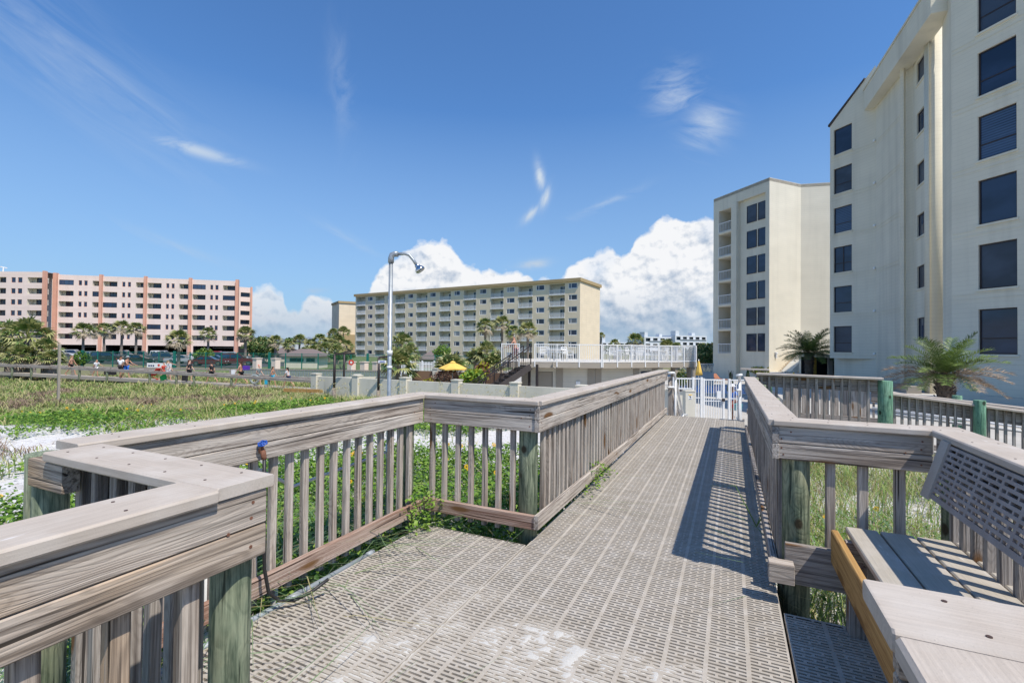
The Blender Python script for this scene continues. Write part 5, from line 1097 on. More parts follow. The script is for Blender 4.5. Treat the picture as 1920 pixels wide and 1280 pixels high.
# ------------------------------------------------------------------ parked cars
def carpaint(n, c): 
    if n not in M: M[n] = plain(n, c, .25, .1, var=.03); M[n].node_tree.nodes['Principled BSDF'].inputs['Coat Weight'].default_value = .6
def make_car(kind, paint, label):
    r = thing('parked_car', (0, 0, 0), label, 'car', 'cars parked before the pink building'); b = MB()
    L, Wd = {'suv': (4.8, 1.95), 'sedan': (4.7, 1.8), 'pickup': (5.6, 2.0)}[kind]
    hood = {'suv': 1.05, 'sedan': .90, 'pickup': 1.08}[kind]; rf = {'suv': 1.80, 'sedan': 1.42, 'pickup': 1.85}[kind]
    low = [(-L/2, .35), (-L/2-.03, .6), (-L/2+.05, hood-.02), (L/2-1.2, hood), (L/2-.25, hood-.12), (L/2, hood-.32), (L/2, .35)]
    def ext(prof, w0, w1, m):
        n = len(prof); vs = [V3((x, -(w0 if z < hood+.02 else w1)/2, z)) for x, z in prof]+[V3((x, (w0 if z < hood+.02 else w1)/2, z)) for x, z in prof]
        b.add(vs, [tuple(range(n)), tuple(range(2*n-1, n-1, -1))]+[(i, i+n, (i+1) % n+n, (i+1) % n) for i in range(n)], m)
    ext(low, Wd, Wd, 0)
    cab = {'suv': [(-L/2+.06, hood), (-L/2+.3, rf), (L/2-2.3, rf), (L/2-1.45, hood)], 'sedan': [(-L/2+.7, hood), (-L/2+1.3, rf), (L/2-2.2, rf), (L/2-1.35, hood)], 'pickup': [(-.5, hood), (-.35, rf), (L/2-2.4, rf), (L/2-1.6, hood)]}[kind]
    cab = [(x, z+.021 if z == hood else z) for x, z in cab]; ext([(x, z) for x, z in cab], Wd*.96, Wd*.78, 0); b.build('body', M[paint], r)
    g = MB(); x0, x1 = cab[0][0], cab[3][0]; t0, t1 = cab[1][0], cab[2][0]
    for s_ in (-1, 1):
        def P(x, f): 
            return V3((x, s_*((Wd*.96*(1-f)+Wd*.78*f)/2+.012), hood+.02+(rf-hood-.02)*f))
        ua = x0+(t0-x0)*.15+.12; ub = x1-.30; m_ = (t0+t1)/2
        for a, c, a2, c2 in ((ua, m_-.05, t0+.10, m_-.05), (m_+.05, ub, m_+.05, t1-.02)): g.quad(P(a, .0+.12), P(c, .12), P(c2, .82), P(a2, .82))
    for xa, ta in ((x1, t1), (x0, t0)):
        sgn_ = 1 if xa == x1 else -1; o_ = .02*sgn_
        g.quad(V3((xa+(ta-xa)*.12+o_, -Wd*.44, hood+.02+(rf-hood)*.12)), V3((xa+(ta-xa)*.12+o_, Wd*.44, hood+.02+(rf-hood)*.12)), V3((xa+(ta-xa)*.85+o_, Wd*.38, hood+(rf-hood)*.85)), V3((xa+(ta-xa)*.85+o_, -Wd*.38, hood+(rf-hood)*.85)))
    g.build('windows', M['glass'], r)
    for x in (-L/2+.95, L/2-.95):
        for s_ in (-1, 1):
            w = MB(); w.tube([(x, s_*(Wd/2-.2), .34), (x, s_*(Wd/2+.015), .34)], .34, 16); wo = w.build('wheel', M['rubber'], r); w = MB(); w.tube([(x, s_*(Wd/2+.01), .34), (x, s_*(Wd/2+.025), .34)], .19, 12); w.build('rim', M['chrome'], wo)
    for s_ in (-1, 1): w = MB(); w.box(L/2-.02, L/2+.02, s_*.72-.16, s_*.72+.16, .62, .74); w.build('headlight', M['white'], r); w = MB(); w.box(-L/2-.05, -L/2+.02, s_*.75-.12, s_*.75+.12, .62, .85); w.build('tail_light', M['c_red'], r)
    return r
for n_, c_ in dict(p_white=(.75, .76, .78), p_black=(.015, .017, .02), p_red=(.42, .02, .03), p_silver=(.40, .42, .44), p_blue=(.03, .07, .18), p_grey=(.10, .11, .12), p_maroon=(.12, .01, .02)).items(): carpaint(n_, c_)
cars = [(118, 96, 'suv', 'p_white', .1, 'white boxy off-roader, leftmost of the two beside the big palm clump'), (141, 98, 'suv', 'p_silver', .1, 'silver boxy off-roader just right of the white one by the big palm clump'),
        (122, 78, 'sedan', 'p_grey', .2, 'dark gray car low behind the boardwalk rail at left'), (183, 80, 'suv', 'p_silver', .5, 'silver car nearest the left end of the green fence'), (207, 76, 'suv', 'p_black', .1, 'dark car second from the left behind the green fence'),
        (232, 92, 'pickup', 'p_silver', .0, 'silver pickup between the slim palm trunks'), (262, 88, 'pickup', 'p_grey', .1, 'dark gray pickup with a light bed cover near the fence middle'), (258, 74, 'sedan', 'p_black', .1, 'low black car behind the white fence banner'),
        (290, 90, 'pickup', 'p_white', .0, 'long white pickup behind the green fence'), (309, 97, 'suv', 'p_silver', .0, 'silver off-roader right of the long white pickup'), (318, 76, 'suv', 'p_grey', .1, 'dark gray car left of the single middle palm trunk'),
        (343, 76, 'sedan', 'p_silver', .1, 'silver sedan right of the single middle palm trunk'), (372, 92, 'sedan', 'p_white', .0, 'white car partly behind the small green shrub'), (412, 96, 'suv', 'p_red', .0, 'red car farthest back near the last salmon pillar'),
        (405, 76, 'sedan', 'p_blue', .1, 'dark blue sedan in the front row near the long haired woman'), (418, 84, 'suv', 'p_grey', .0, 'dark gray car in the middle row near the red car'), (438, 90, 'suv', 'p_silver', .2, 'silver car beside the rightmost palm trunk'),
        (448, 72, 'suv', 'p_maroon', .1, 'maroon car behind the fence right of the blue sedan'), (392, 69, 'sedan', 'p_maroon', .05, 'low maroon car close behind the green fence')]
for px, d, kd, pt_, a, nm in cars:
    o = make_car(kd, pt_, nm); q = at(px, 660, d); o.location = (q.x, q.y, -1.6); o.rotation_euler.z = AX+.25+a
# ------------------------------------------------------------------ palms
def fan_palm_mesh(name, nleaf, R, seed, mats, elev=(-.75, 1.45), seg=13, dead=.25, fan=.62, drop=.35):
    rg = np.random.default_rng(seed); VV = []; QQ = []; MM = []; n = 0
    for i in range(nleaf):
        az = i*2.39996+rg.uniform(-.3, .3); f = (i+.5)/nleaf; el = elev[0]+(elev[1]-elev[0])*f**.8+rg.uniform(-.15, .15)
        d = np.array([math.cos(az)*math.cos(el), math.sin(az)*math.cos(el), math.sin(el)]); sd = np.array([-math.sin(az), math.cos(az), 0]); up = np.cross(d, sd)*-1
        up = np.cross(sd, d)*-1 if False else np.cross(d, sd); up = -up if up[2] < 0 else up
        Lp = R*rg.uniform(.42, .62); base = d*Lp; base[2] -= drop*R*.25*math.cos(el); Lb = R*fan*rg.uniform(.8, 1.1); w = .012*R
        mi = 2 if (el < elev[0]+.55 and rg.random() < dead*2.2) else (1 if rg.random() < .5 else 0)
        VV += [sd*w, -sd*w, base-sd*w, base+sd*w]; QQ.append([n, n+1, n+2, n+3]); MM.append(mi if mi == 2 else 1); n += 4
        tilt = rg.uniform(-.5, .5); s2 = sd*math.cos(tilt)+up*math.sin(tilt); u2 = -sd*math.sin(tilt)+up*math.cos(tilt)
        for k in range(seg):
            t = -1.35+2.7*(k+.5)/seg; dirn = d*math.cos(t)+s2*math.sin(t)-u2*.18*abs(math.sin(t)); dirn /= np.linalg.norm(dirn)
            ln = Lb*(1-.22*abs(t)/1.35)*rg.uniform(.85, 1.08); ww = Lb*(.15 if seg < 11 else .115); sp = np.cross(dirn, u2); sp /= np.linalg.norm(sp)+1e-9
            m1 = base+dirn*ln*.55+u2*.02*R; tp = base+dirn*ln; tp[2] -= ln*rg.uniform(.15, .45)*(1.6 if mi == 2 else 1); fold = u2*ww*.25
            VV += [base-sp*ww*.12, base+sp*ww*.12, m1+sp*ww*.5-fold, m1-sp*ww*.5-fold]; QQ.append([n, n+1, n+2, n+3]); MM.append(mi)
            VV += [m1-sp*ww*.5-fold, m1+sp*ww*.5-fold, tp+sp*ww*.08, tp-sp*ww*.08]; QQ.append([n+4, n+5, n+6, n+7]); MM.append(mi if rg.random() > .35 or mi == 2 else 1); n += 8
    o = np_mesh(name, np.array(VV), np.array(QQ), np.array(MM), mats); me = o.data; bpy.data.objects.remove(o); return me
fp = [M['pl_a'], M['pl_b'], M['pl_c']]
crown_me = [fan_palm_mesh('crown', 46, 1.0, 5, fp), fan_palm_mesh('crown', 40, 1.0, 9, fp, elev=(-.9, 1.4), dead=.35), fan_palm_mesh('crown', 54, 1.0, 13, fp, elev=(-.3, 1.5), dead=.1)]
big_me = [fan_palm_mesh('crown', 62, 1.0, 21, fp, elev=(-1.1, 1.5), seg=9, dead=.8, fan=.50), fan_palm_mesh('crown', 44, 1.0, 22, fp, elev=(-.2, 1.5), seg=10, dead=.1, fan=.75)]
def trunk_mesh(h, r0, r1, seed, bulge=0.):
    rg = random.Random(seed); b = MB(); n = 10; k = max(4, int(h/.35)); path = []; rs = []
    for i in range(k+1): f = i/k; path.append((rg.uniform(-.02, .02), rg.uniform(-.02, .02), -.2+(h+.2)*f)); rs.append((r0*(1-f)+r1*f)*(1+.10*(i % 2))+bulge*max(0, f-.7))
    b.tube(path, rs, n); return b
def fan_palm(px, d, ptop, pbase_z, R, label, kind=0, cat='palm tree', tr=.16, zg=-1.7, name='palm_tree', meshes=None, bulge=.06):
    """px bearing, d distance; ptop: picture height of the crown top used as a survey mark"""
    q = at(px, ptop, d); hz = q.z-R*.92; h = max(.3, hz-zg); root = thing(name, (q.x, q.y, zg), label, cat)
    o = bpy.data.objects.new('crown', (meshes or crown_me)[kind]); C.objects.link(o); o.parent = root; o.location = (0, 0, h); o.scale = (R, R, R*.92); o.rotation_euler.z = px*1.7
    t = trunk_mesh(h, tr*1.25, tr, int(px*3), bulge).build('trunk', M['bark'], None, False); t.parent = root; return root
# seven slim palms in front of the pink block
for k, (px, top, d, R, nm) in enumerate([(157, 602, 84, 1.95, 'slim palm before the pink block, leftmost of the row of four'), (196, 602, 92, 1.7, 'slim palm before the pink block, second of the row of four'), (229, 598, 88, 1.8, 'slim palm before the pink block, third of the row of four'), (256, 601, 86, 1.65, 'slim palm before the pink block, rightmost of the row of four'),
        (336, 615, 66, 1.75, 'broad palm standing alone before the middle of the pink block'), (391, 610, 88, 1.65, 'slim palm before the right part of the pink block'), (461, 609, 74, 1.55, 'palm at the right end of the pink block')]):
    fan_palm(px, d, top, 0, R, nm, k % 2, tr=.17)
# big shaggy clump at the left edge
for px, top, d, R, nm, kd in [(18, 596, 46, 1.9, 'shaggy palm at the far left edge of the big clump', 0), (54, 588, 44, 2.5, 'big shaggy palm with a thick gray trunk at left', 0), (86, 628, 43, 1.6, 'low shaggy palm right of the thick gray trunk', 0), (-22, 610, 45, 2.2, 'shaggy palm cut by the left edge of the photo', 0), (100, 655, 42, 1.0, 'small palm at the right foot of the big clump', 1), (36, 640, 42, 1.4, 'low palm tucked under the big shaggy palms', 0)]:
    fan_palm(px, d, top, 0, R, nm, kd, meshes=big_me, tr=.24)
# middle row
mid = [(517, 626, 78, 1.35), (541, 634, 84, 1.3), (562, 625, 92, 1.6), (583, 634, 88, 1.4), (600, 622, 86, 1.8), (618, 629, 90, 1.7), (634, 624, 84, 1.7), (650, 634, 88, 1.6), (610, 640, 80, 1.5), (587, 645, 82, 1.3), (571, 648, 80, 1.2), (632, 644, 78, 1.4)]
mn = ['palm left of the gatehouse roof in the middle row', 'low palm directly above the left gatehouse eave', 'palm rising behind the gatehouse roof peak', 'round palm just right of the gatehouse peak', 'tall full palm in the middle of the dense palm row', 'full palm right of the tallest one in the dense row', 'palm before the annex wall in the dense row', 'rightmost palm of the dense row beside the tan building', 'low yellow-green palm in front of the dense row', 'low palm above the right gatehouse eave', 'smallest palm just behind the gatehouse roof', 'low palm in front of the annex in the dense row']
for k, ((px, top, d, R), nm) in enumerate(zip(mid, mn)): fan_palm(px, d, top, 0, R, nm, k % 3, tr=.16)
for px, top, d, R, nm in [(625, 614, 120, 1.7, 'tall thin palm left of the annex wall'), (644, 610, 118, 1.9, 'tall thin palm in front of the annex wall')]: fan_palm(px, d, top, 0, R, nm, 2, tr=.13)
# palms before the tan building
for k, (px, top, d, R, nm) in enumerate([(910, 592, 58, 1.40, 'tall palm before the tan building, leftmost of four'), (942, 589, 62, 1.35, 'tallest palm before the tan building, second of four'), (962, 606, 60, 1.3, 'palm before the tan building, third of four'), (990, 600, 56, 1.38, 'palm before the tan building, rightmost of four')]): fan_palm(px, d, top, 0, R, nm, (k+1) % 2, tr=.13)
fan_palm(755, 52, 619, 0, 1.75, 'dense round palm behind the shower pole', 0, meshes=big_me, tr=.2)
fan_palm(768, 50, 640, 0, 1.45, 'lower round palm right behind the shower pole', 0, meshes=big_me, tr=.2)
fan_palm(747, 30.5, 652, 0, 1.30, 'spiky fan palm growing over the cream wall beside the shower pole', 1, meshes=big_me, tr=.14)
fan_palm(846, 33, 662, 0, 1.35, 'low fan palm spreading behind the yellow parasol', 1, meshes=big_me, tr=.12)
fan_palm(913, 37, 634, 0, 1.35, 'big green fan palm left of the roof deck', 0, meshes=big_me, tr=.2)
fan_palm(893, 38, 652, 0, 1.15, 'lower green fan palm at the left of the roof deck', 1, meshes=big_me, tr=.2)
fan_palm(926, 36, 662, 0, 1.1, 'drooping palm against the corner of the roof deck', 1, meshes=big_me, tr=.15)
for k, (px, top, d, R, nm) in enumerate([(1191, 622, 90, 1.9, 'round palm crown above the roof deck before the white blocks'), (1153, 633, 95, 1.3, 'small palm crown above the roof deck, left of the round one'), (1250, 634, 92, 2.1, 'low palm crown above the right part of the roof deck'), (1268, 640, 90, 1.3, 'small palm crown right of the low one above the deck'), (1317, 640, 80, 1.3, 'green palm beside the middle cream building'), (1127, 622, 125, 1.2, 'tree top just right of the tan building corner')]): fan_palm(px, d, top, 0, R, nm, k % 3, tr=.2)
# date palms
def frond(mb_v, mb_q, mb_m, az, el, L, rg, mi, nl=26, droop=1.):
    n = len(mb_v); p = np.zeros(3); d = np.array([math.cos(az)*math.cos(el), math.sin(az)*math.cos(el), math.sin(el)]); sd = np.array([-math.sin(az), math.cos(az), 0]); pts = []
    ds = L/nl
    for k in range(nl+1):
        pts.append((p.copy(), d.copy())); p = p+d*ds; d = d+np.array([0, 0, -1.])*ds/L*droop*(.25+1.3*k/nl); d /= np.linalg.norm(d)
    for k in range(nl):
        a, da = pts[k]; c, _ = pts[k+1]; up = np.cross(sd, da); up = -up if up[2] < 0 else up; w = .018*(1-.8*k/nl)
        n = len(mb_v); mb_v += [a-sd*w, a+sd*w, c+sd*w, c-sd*w]; mb_q.append([n, n+1, n+2, n+3]); mb_m.append(mi if k > 2 else 2)
        if k < 3: continue
        f = k/nl; ll = L*.24*math.sin(math.pi*(.12+.82*f))**.6*rg.uniform(.85, 1.1)
        for s_ in (-1, 1):
            for h_ in (rg.uniform(0, .3), rg.uniform(.4, .8)):
                dr_ = sd*s_*rg.uniform(.55, .95)+da*rg.uniform(.5, .8)+up*rg.uniform(.0, .6); dr_ /= np.linalg.norm(dr_); b0 = a+(c-a)*h_; tip = b0+dr_*ll; tip[2] -= ll*.12; wv = da*.014*L/1.7
                n = len(mb_v); mid_ = b0+dr_*ll*.5; mb_v += [b0-wv*.6, b0+wv*.6, mid_+wv, mid_-wv]; mb_q.append([n, n+1, n+2, n+3]); mb_m.append(mi)
                n = len(mb_v); mb_v += [mid_-wv, mid_+wv, tip+wv*.15, tip-wv*.15]; mb_q.append([n, n+1, n+2, n+3]); mb_m.append(mi)
def date_palm(loc, h, L, n, label, seed, right_brown=True, tr=.17):
    rg = np.random.default_rng(seed); V_, Q_, M_ = [], [], []; root = thing('date_palm', loc, label, 'palm tree')
    for i in range(n):
        f = (i+.5)/n; az = i*2.39996+rg.uniform(-.25, .25); el = -.15+1.35*f**1.35+rg.uniform(-.1, .1); lowf = el < .42
        ra = math.cos(az-AX)   # 1: towards the right of the photo
        mi = 2 if (lowf and right_brown and (ra > -.2 or rg.random() < .35)) else (1 if rg.random() < .45 else 0)
        if not right_brown: mi = 1 if rg.random() < .55 else 0
        if lowf and right_brown and ra < -.3 and mi != 2: mi = 0
        frond(V_, Q_, M_, az, el, L*rg.uniform(.85, 1.08), rg, mi, droop=.85 if lowf else .95)
    o = np_mesh('crown', np.array(V_), np.array(Q_), np.array(M_), [M['dt_a'], M['dt_b'], M['dt_c']], root); o.location = (0, 0, h)
    b = MB(); rr = random.Random(seed); k = 14; b.tube([(0, 0, -.3+(h+.35)*i/k) for i in range(k+1)], [tr*(1.0+.25*i/k)*(1+.14*(i % 2)) for i in range(k+1)], 12)
    for i in range(70): a = rr.uniform(0, 6.28); z = rr.uniform(.1, h); r_ = tr*(1+.25*z/h); b.bar((r_*math.cos(a), r_*math.sin(a), z), ((r_+.09)*math.cos(a), (r_+.09)*math.sin(a), z+.13), .05, .02)
    b.build('trunk', M['bark_dark'], root) if False else None
    t = b.build('trunk', M['bark_dark'], None); t.parent = root; return root
q = at(1771, 700, 15.2); date_palm((q.x, q.y, -.62), 1.36, 1.55, 48, 'young date palm with brown drooping fronds before the large cream building', 3)
q = at(1517, 690, 39); date_palm((q.x, q.y, -.62), 1.95, 2.45, 56, 'dark green date palm between the two cream buildings', 5, False, .26)
# leafy shrubs
def shrub(px, py, d, rx, rz, label, mats, n=900, ls=.12, zg=None, name='shrub', cat='shrub', cone=False):
    q = at(px, py, d); zg = q.z-rz if zg is None else zg; rg = np.random.default_rng(int(px*7+py)); root = thing(name, (q.x, q.y, zg), label, cat)
    u = rg.normal(size=(n, 3)); u /= np.linalg.norm(u, axis=1)[:, None]; rad = rg.uniform(.35, 1, n)**.5*(.75+.5*vnoise(u[:, 0]*2.3+9, u[:, 1]*2.3+u[:, 2]*1.7+5, 3)); c = u*rad[:, None]*np.array([rx, rx, rz]); c[:, 2] = c[:, 2]+(q.z-zg)
    if cone: t = rg.uniform(0, 1, n); a = rg.uniform(0, 6.283, n); rr = rx*(1-t)*rg.uniform(.5, 1, n)+.02; c = np.stack([rr*np.cos(a), rr*np.sin(a), .1+t*2*rz], -1)
    c = c[c[:, 2] > 0]; n = len(c); e1 = rg.normal(size=(n, 3)); e1 /= np.linalg.norm(e1, axis=1)[:, None]; e2 = np.cross(e1, rg.normal(size=(n, 3))); e2 /= np.linalg.norm(e2, axis=1)[:, None]; s_ = (ls*rg.uniform(.6, 1.3, n))[:, None]
    P = np.stack([c-e1*s_, c+e2*s_*.45, c+e1*s_, c-e2*s_*.45], 1).reshape(-1, 3)
    np_mesh('foliage', P, np.arange(n*4).reshape(-1, 4), rg.integers(0, len(mats), n), mats, root)
    b = MB(); 
    for k in range(5): a = k*1.25; b.tube([(0, 0, -.1), (.3*rx*math.cos(a), .3*rx*math.sin(a), (q.z-zg)*.6), (.6*rx*math.cos(a), .6*rx*math.sin(a), (q.z-zg)+.2*rz)], [.04, .03, .012], 5)
    t = b.build('stems', M['bark'], None); t.parent = root
gm = [M['bush'], M['bush'], M['pl_b']]
shrub(487, 650, 84, 2.6, 1.7, 'dark green rounded tree between the pink block and the gatehouse', gm, 1800, .3, -1.7, 'bushy_tree', 'tree')
shrub(497, 655, 82, 2.0, 1.5, 'dark green bush low beside the gatehouse', gm, 1200, .28, -1.7)
shrub(380, 666, 74, 1.4, 1.1, 'small green shrub among the parked cars', [M['bush'], M['lf_b']], 900, .22, -1.7)
shrub(150, 672, 62, 1.0, .9, 'green shrub at the left end of the green fence', [M['bush'], M['lf_a']], 800, .16, -1.7)
shrub(829, 660, 60, 1.1, .9, 'bright green bush before the brown roofed hut', [M['lf_a'], M['lf_b'], M['bush']], 1200, .14, -1.7)
shrub(640, 668, 62, 1.6, .45, 'clipped green hedge right of the gatehouse', [M['lf_c'], M['bush']], 1200, .14, -1.7, 'hedge', 'hedge')
shrub(888, 706, 27.2, .75, .45, 'yellow green croton bush left of the dark stair', [M['bush_y'], M['lf_b'], M['lf_a']], 900, .13, -1.7)
shrub(903, 698, 27.8, .5, .6, 'reddish leafed shrub beside the dark stair', [M['bush_r'], M['bush_r'], M['bush_y']], 600, .12, -1.7)
shrub(838, 706, 28.6, .95, .5, 'twiggy reddish shrub under the yellow parasol', [M['bush_r'], M['gr_brown']], 800, .09, -1.7)
shrub(808, 716, 28.8, .6, .25, 'low rusty flower bush left of the parasol pole', [M['bush_y'], M['bush_r']], 500, .08, -1.7)
shrub(1322, 668, 62, 3.0, 1.5, 'dark green hedge behind the right end of the roof deck', gm, 2200, .25, -1.7, 'hedge', 'hedge')
shrub(1334, 662, 68, 2.2, 1.3, 'reddish hedge against the middle cream building', [M['bush_r'], M['bush']], 1500, .22, -1.7, 'hedge', 'hedge')
shrub(1370, 698, 27, .22, .55, 'small conical potted evergreen by the gate', [M['bush'], M['lf_c']], 700, .06, -1.0, cone=True)
shrub(1402, 703, 30, .16, .4, 'tiny conical evergreen just right of the gate', [M['bush']], 400, .05, -.6, cone=True)
shrub(1421, 694, 30, .42, .2, 'low yellowish spiky plant in a pot before the middle building', [M['bush_y'], M['pl_c']], 400, .14, -.2)
shrub(1278, 708, 27, .3, .5, 'dark green shrub beside the pavilion column', gm, 500, .09, -1.7)
shrub(1655, 672, 300, 1, 1, 'tree top', gm, 10, .1) if False else None
# a wooded skyline far off
rg = np.random.default_rng(77); n = 26000; az = rg.uniform(-.95, 1.25, n); rr_ = rg.uniform(300, 420, n); hgt_ = 3.0+4.5*vnoise(az*40, az*0+2., 5)+2.5*vnoise(az*130, az*0+7., 6)
c = np.stack([-np.sin(az)*rr_, np.cos(az)*rr_, -1.5+hgt_*rg.uniform(0, 1, n)**.6], -1); e1 = rg.normal(size=(n, 3)); e1 /= np.linalg.norm(e1, axis=1)[:, None]; e2 = np.cross(e1, rg.normal(size=(n, 3))); e2 /= np.linalg.norm(e2, axis=1)[:, None]
P = np.stack([c-e1*1.5, c+e2*.9, c+e1*1.5, c-e2*.9], 1).reshape(-1, 3)
tag(np_mesh('distant_woods', P, np.arange(n*4).reshape(-1, 4), rg.integers(0, 2, n), [M['bush'], M['pl_a']]), 'dark green strip of distant woods along the horizon', 'woods', kind='stuff')
# ------------------------------------------------------------------ dune vegetation
def blades(name, X, Y, Hh, Ww, mats, mi, seed, bend=.45, label=None, cat='grass', parent=None, zoff=0.):
    rg = np.random.default_rng(seed); n = len(X); Z = gz(X, Y)-.02+zoff; a = rg.uniform(0, 2*np.pi, n); bd = Hh*bend*rg.uniform(.3, 1.5, n); dx, dy = np.cos(a), np.sin(a); wa = a+np.pi/2+rg.uniform(-.5, .5, n); wx, wy = np.cos(wa)*Ww/2, np.sin(wa)*Ww/2
    rings = []
    for t, wf_ in ((0, .9), (.38, 1.), (.72, .7), (1., .08)):
        cx_ = X+dx*bd*t*t; cy_ = Y+dy*bd*t*t; cz_ = Z+Hh*(t-.28*t*t*bend*1.6)
        rings.append(np.stack([cx_-wx*wf_, cy_-wy*wf_, cz_], -1)); rings.append(np.stack([cx_+wx*wf_, cy_+wy*wf_, cz_], -1))
    P = np.stack(rings, 1); base = np.arange(n)[:, None]*8; Q = np.concatenate([base+np.array([[0, 1, 3, 2]]), base+np.array([[2, 3, 5, 4]]), base+np.array([[4, 5, 7, 6]])], 0)
    o = np_mesh(name, P.reshape(-1, 3), Q, np.tile(mi, 3), mats, parent)
    if label: tag(o, label, cat, kind='stuff')
    return o
def leaves(name, X, Y, Z, size, mats, mi, seed, label=None, up=.6):
    rg = np.random.default_rng(seed); n = len(X); a = rg.uniform(0, 2*np.pi, n); tl = rg.normal(0, .45, n); d = np.stack([np.cos(a), np.sin(a), tl], -1); d /= np.linalg.norm(d, axis=1)[:, None]
    s_ = np.cross(d, np.stack([rg.normal(0, .45, n), rg.normal(0, .45, n), np.ones(n)], -1)); s_ /= np.linalg.norm(s_, axis=1)[:, None]; nrm = np.cross(s_, d); c = np.stack([X, Y, Z], -1); L = size[:, None]
    P = np.stack([c, c+d*L*.5+s_*L*.30+nrm*L*.06, c+d*L-nrm*L*.08, c+d*L*.45+nrm*L*-.05, c+d*L*.5-s_*L*.30+nrm*L*.06], 1)
    b0 = np.arange(n)[:, None]*5; Q = np.concatenate([b0+np.array([[0, 1, 2, 3]]), b0+np.array([[0, 3, 2, 4]])], 0)
    o = np_mesh(name, P.reshape(-1, 3), Q, np.tile(mi, 2), mats)
    if label: tag(o, label, 'ground cover', kind='stuff')
    return o
rg = np.random.default_rng(11)
def free(X, Y):
    k = ~((X > -2.42) & (X < 1.25) & (Y > .9) & (Y < 3.35)) & ~((X > -1.45) & (X < .4) & (Y < 14.2)) & ~((X > .2) & (Y > 9.4)) & ~((X > -6.4) & (Y > 12.6)) & ~((X > -24.5) & (Y > 21.4)) & ~((X > 2.2) & (Y > 9.3))
    return k
def bwdist(X, Y):
    dp = -.4226*X*1.0+.906*Y; rx = (.906*X+.4226*Y)/dp*880+960; return dp-(41.5-7.3*rx/590.), rx
# dense meadow
n = 430000; th = rg.uniform(-.42, 1.42, n); R_ = 8.5*(62/8.5)**rg.uniform(0, 1, n)**.80; X = -np.sin(th)*R_; Y = np.cos(th)*R_
cov = sstep(10.3, 12.6, -.4226*X+.906*Y+3.2*(fbm(X, Y, .30, 40)-.5)*2)*.97+.16*(fbm(X, Y, 1.1, 41) > .60); cov = cov*(1-.75*(fbm(X, Y, .55, 49) > .66)*(R_ < 22))
bd_, rx = bwdist(X, Y); k = free(X, Y) & (rg.random(n) < cov) & ((bd_ < -1.25) | (bd_ > 1.25)) & (bd_ < 17); X, Y, R_ = X[k], Y[k], R_[k]; n = len(X)
tn = fbm(X, Y, .35, 44)+.25*fbm(X, Y, 2.3, 45); mi = np.where(tn > .76, 3, np.where(rg.random(n) < .20+.9*(tn-.55), 0, np.where(rg.random(n) < .72, 1, 2)))
hh = (.16+.22*fbm(X, Y, .7, 46)+.10*(mi == 0))*rg.uniform(.5, 1.25, n)*(1-.25*(R_ < 11))*(.35+1.35*sstep(.3, .72, fbm(X, Y, 1.5, 96, 3)))
blades('dune_grass', X, Y, hh, .006+.00075*R_, [M['gr_tan'], M['gr_olive'], M['gr_green'], M['gr_brown']], mi, 1, .75, 'dry olive and tan dune grass between the deck and the far boardwalk')
# right hand dune strip
n = 26000; X = rg.uniform(.3, 7, n); Y = rg.uniform(3.3, 9.4, n); k = free(X, Y) & (rg.random(n) < .12+.8*(fbm(X, Y, .9, 51) > .46)); X, Y = X[k], Y[k]; n = len(X); mi = rg.choice([0, 1, 2, 3], n, p=[.30, .36, .26, .08])
blades('dune_grass', X, Y, rg.uniform(.15, .62, n), np.full(n, .0075), [M['gr_tan'], M['gr_olive'], M['gr_green'], M['gr_brown']], mi, 2, .8, 'loose green and straw coloured grass beyond the short right railing')
# long arching blades close to the deck
cl = [(-3.0, 1.5), (-2.9, 2.0), (-3.1, 2.5), (-2.75, 1.2), (-2.2, .55), (-1.95, .6), (-1.75, .2), (-2.9, .6), (.62, 3.75), (.95, 3.7), (.8, 4.2), (-3.6, 1.9), (-1.6, .55), (-2.35, .25), (-3.3, 3.0), (1.5, 4.4), (1.2, 5.2), (-1.7, -.1), (-1.52, .78), (-1.5, .5), (-1.52, .3), (-1.56, .7)]
cl += [(-2.75+.1*math.sin(k*2.1), 1.0+.28*k) for k in range(9)]+[(-3.3, 1.3+.5*k) for k in range(5)]+[(-3.9, 2.2), (-4.2, 3.2), (-3.6, 4.2), (-2.2, 3.9), (-1.9, 4.4)]
Xs, Ys = [], []
for cx_, cy_ in cl: m = 60 if cx_ < 0 else 40; Xs.append(rg.normal(cx_, .16, m)); Ys.append(rg.normal(cy_, .16, m))
X = np.concatenate(Xs); Y = np.concatenate(Ys); k = free(X, Y); X, Y = X[k], Y[k]; n = len(X)
blades('arching_grass', X, Y, rg.uniform(.45, 1.0, n), np.full(n, .0085), [M['gr_blue'], M['gr_green'], M['gr_tan']], rg.choice([0, 1, 2], n, p=[.6, .3, .1]), 3, 1.05, 'long arching green blades growing close around the deck')
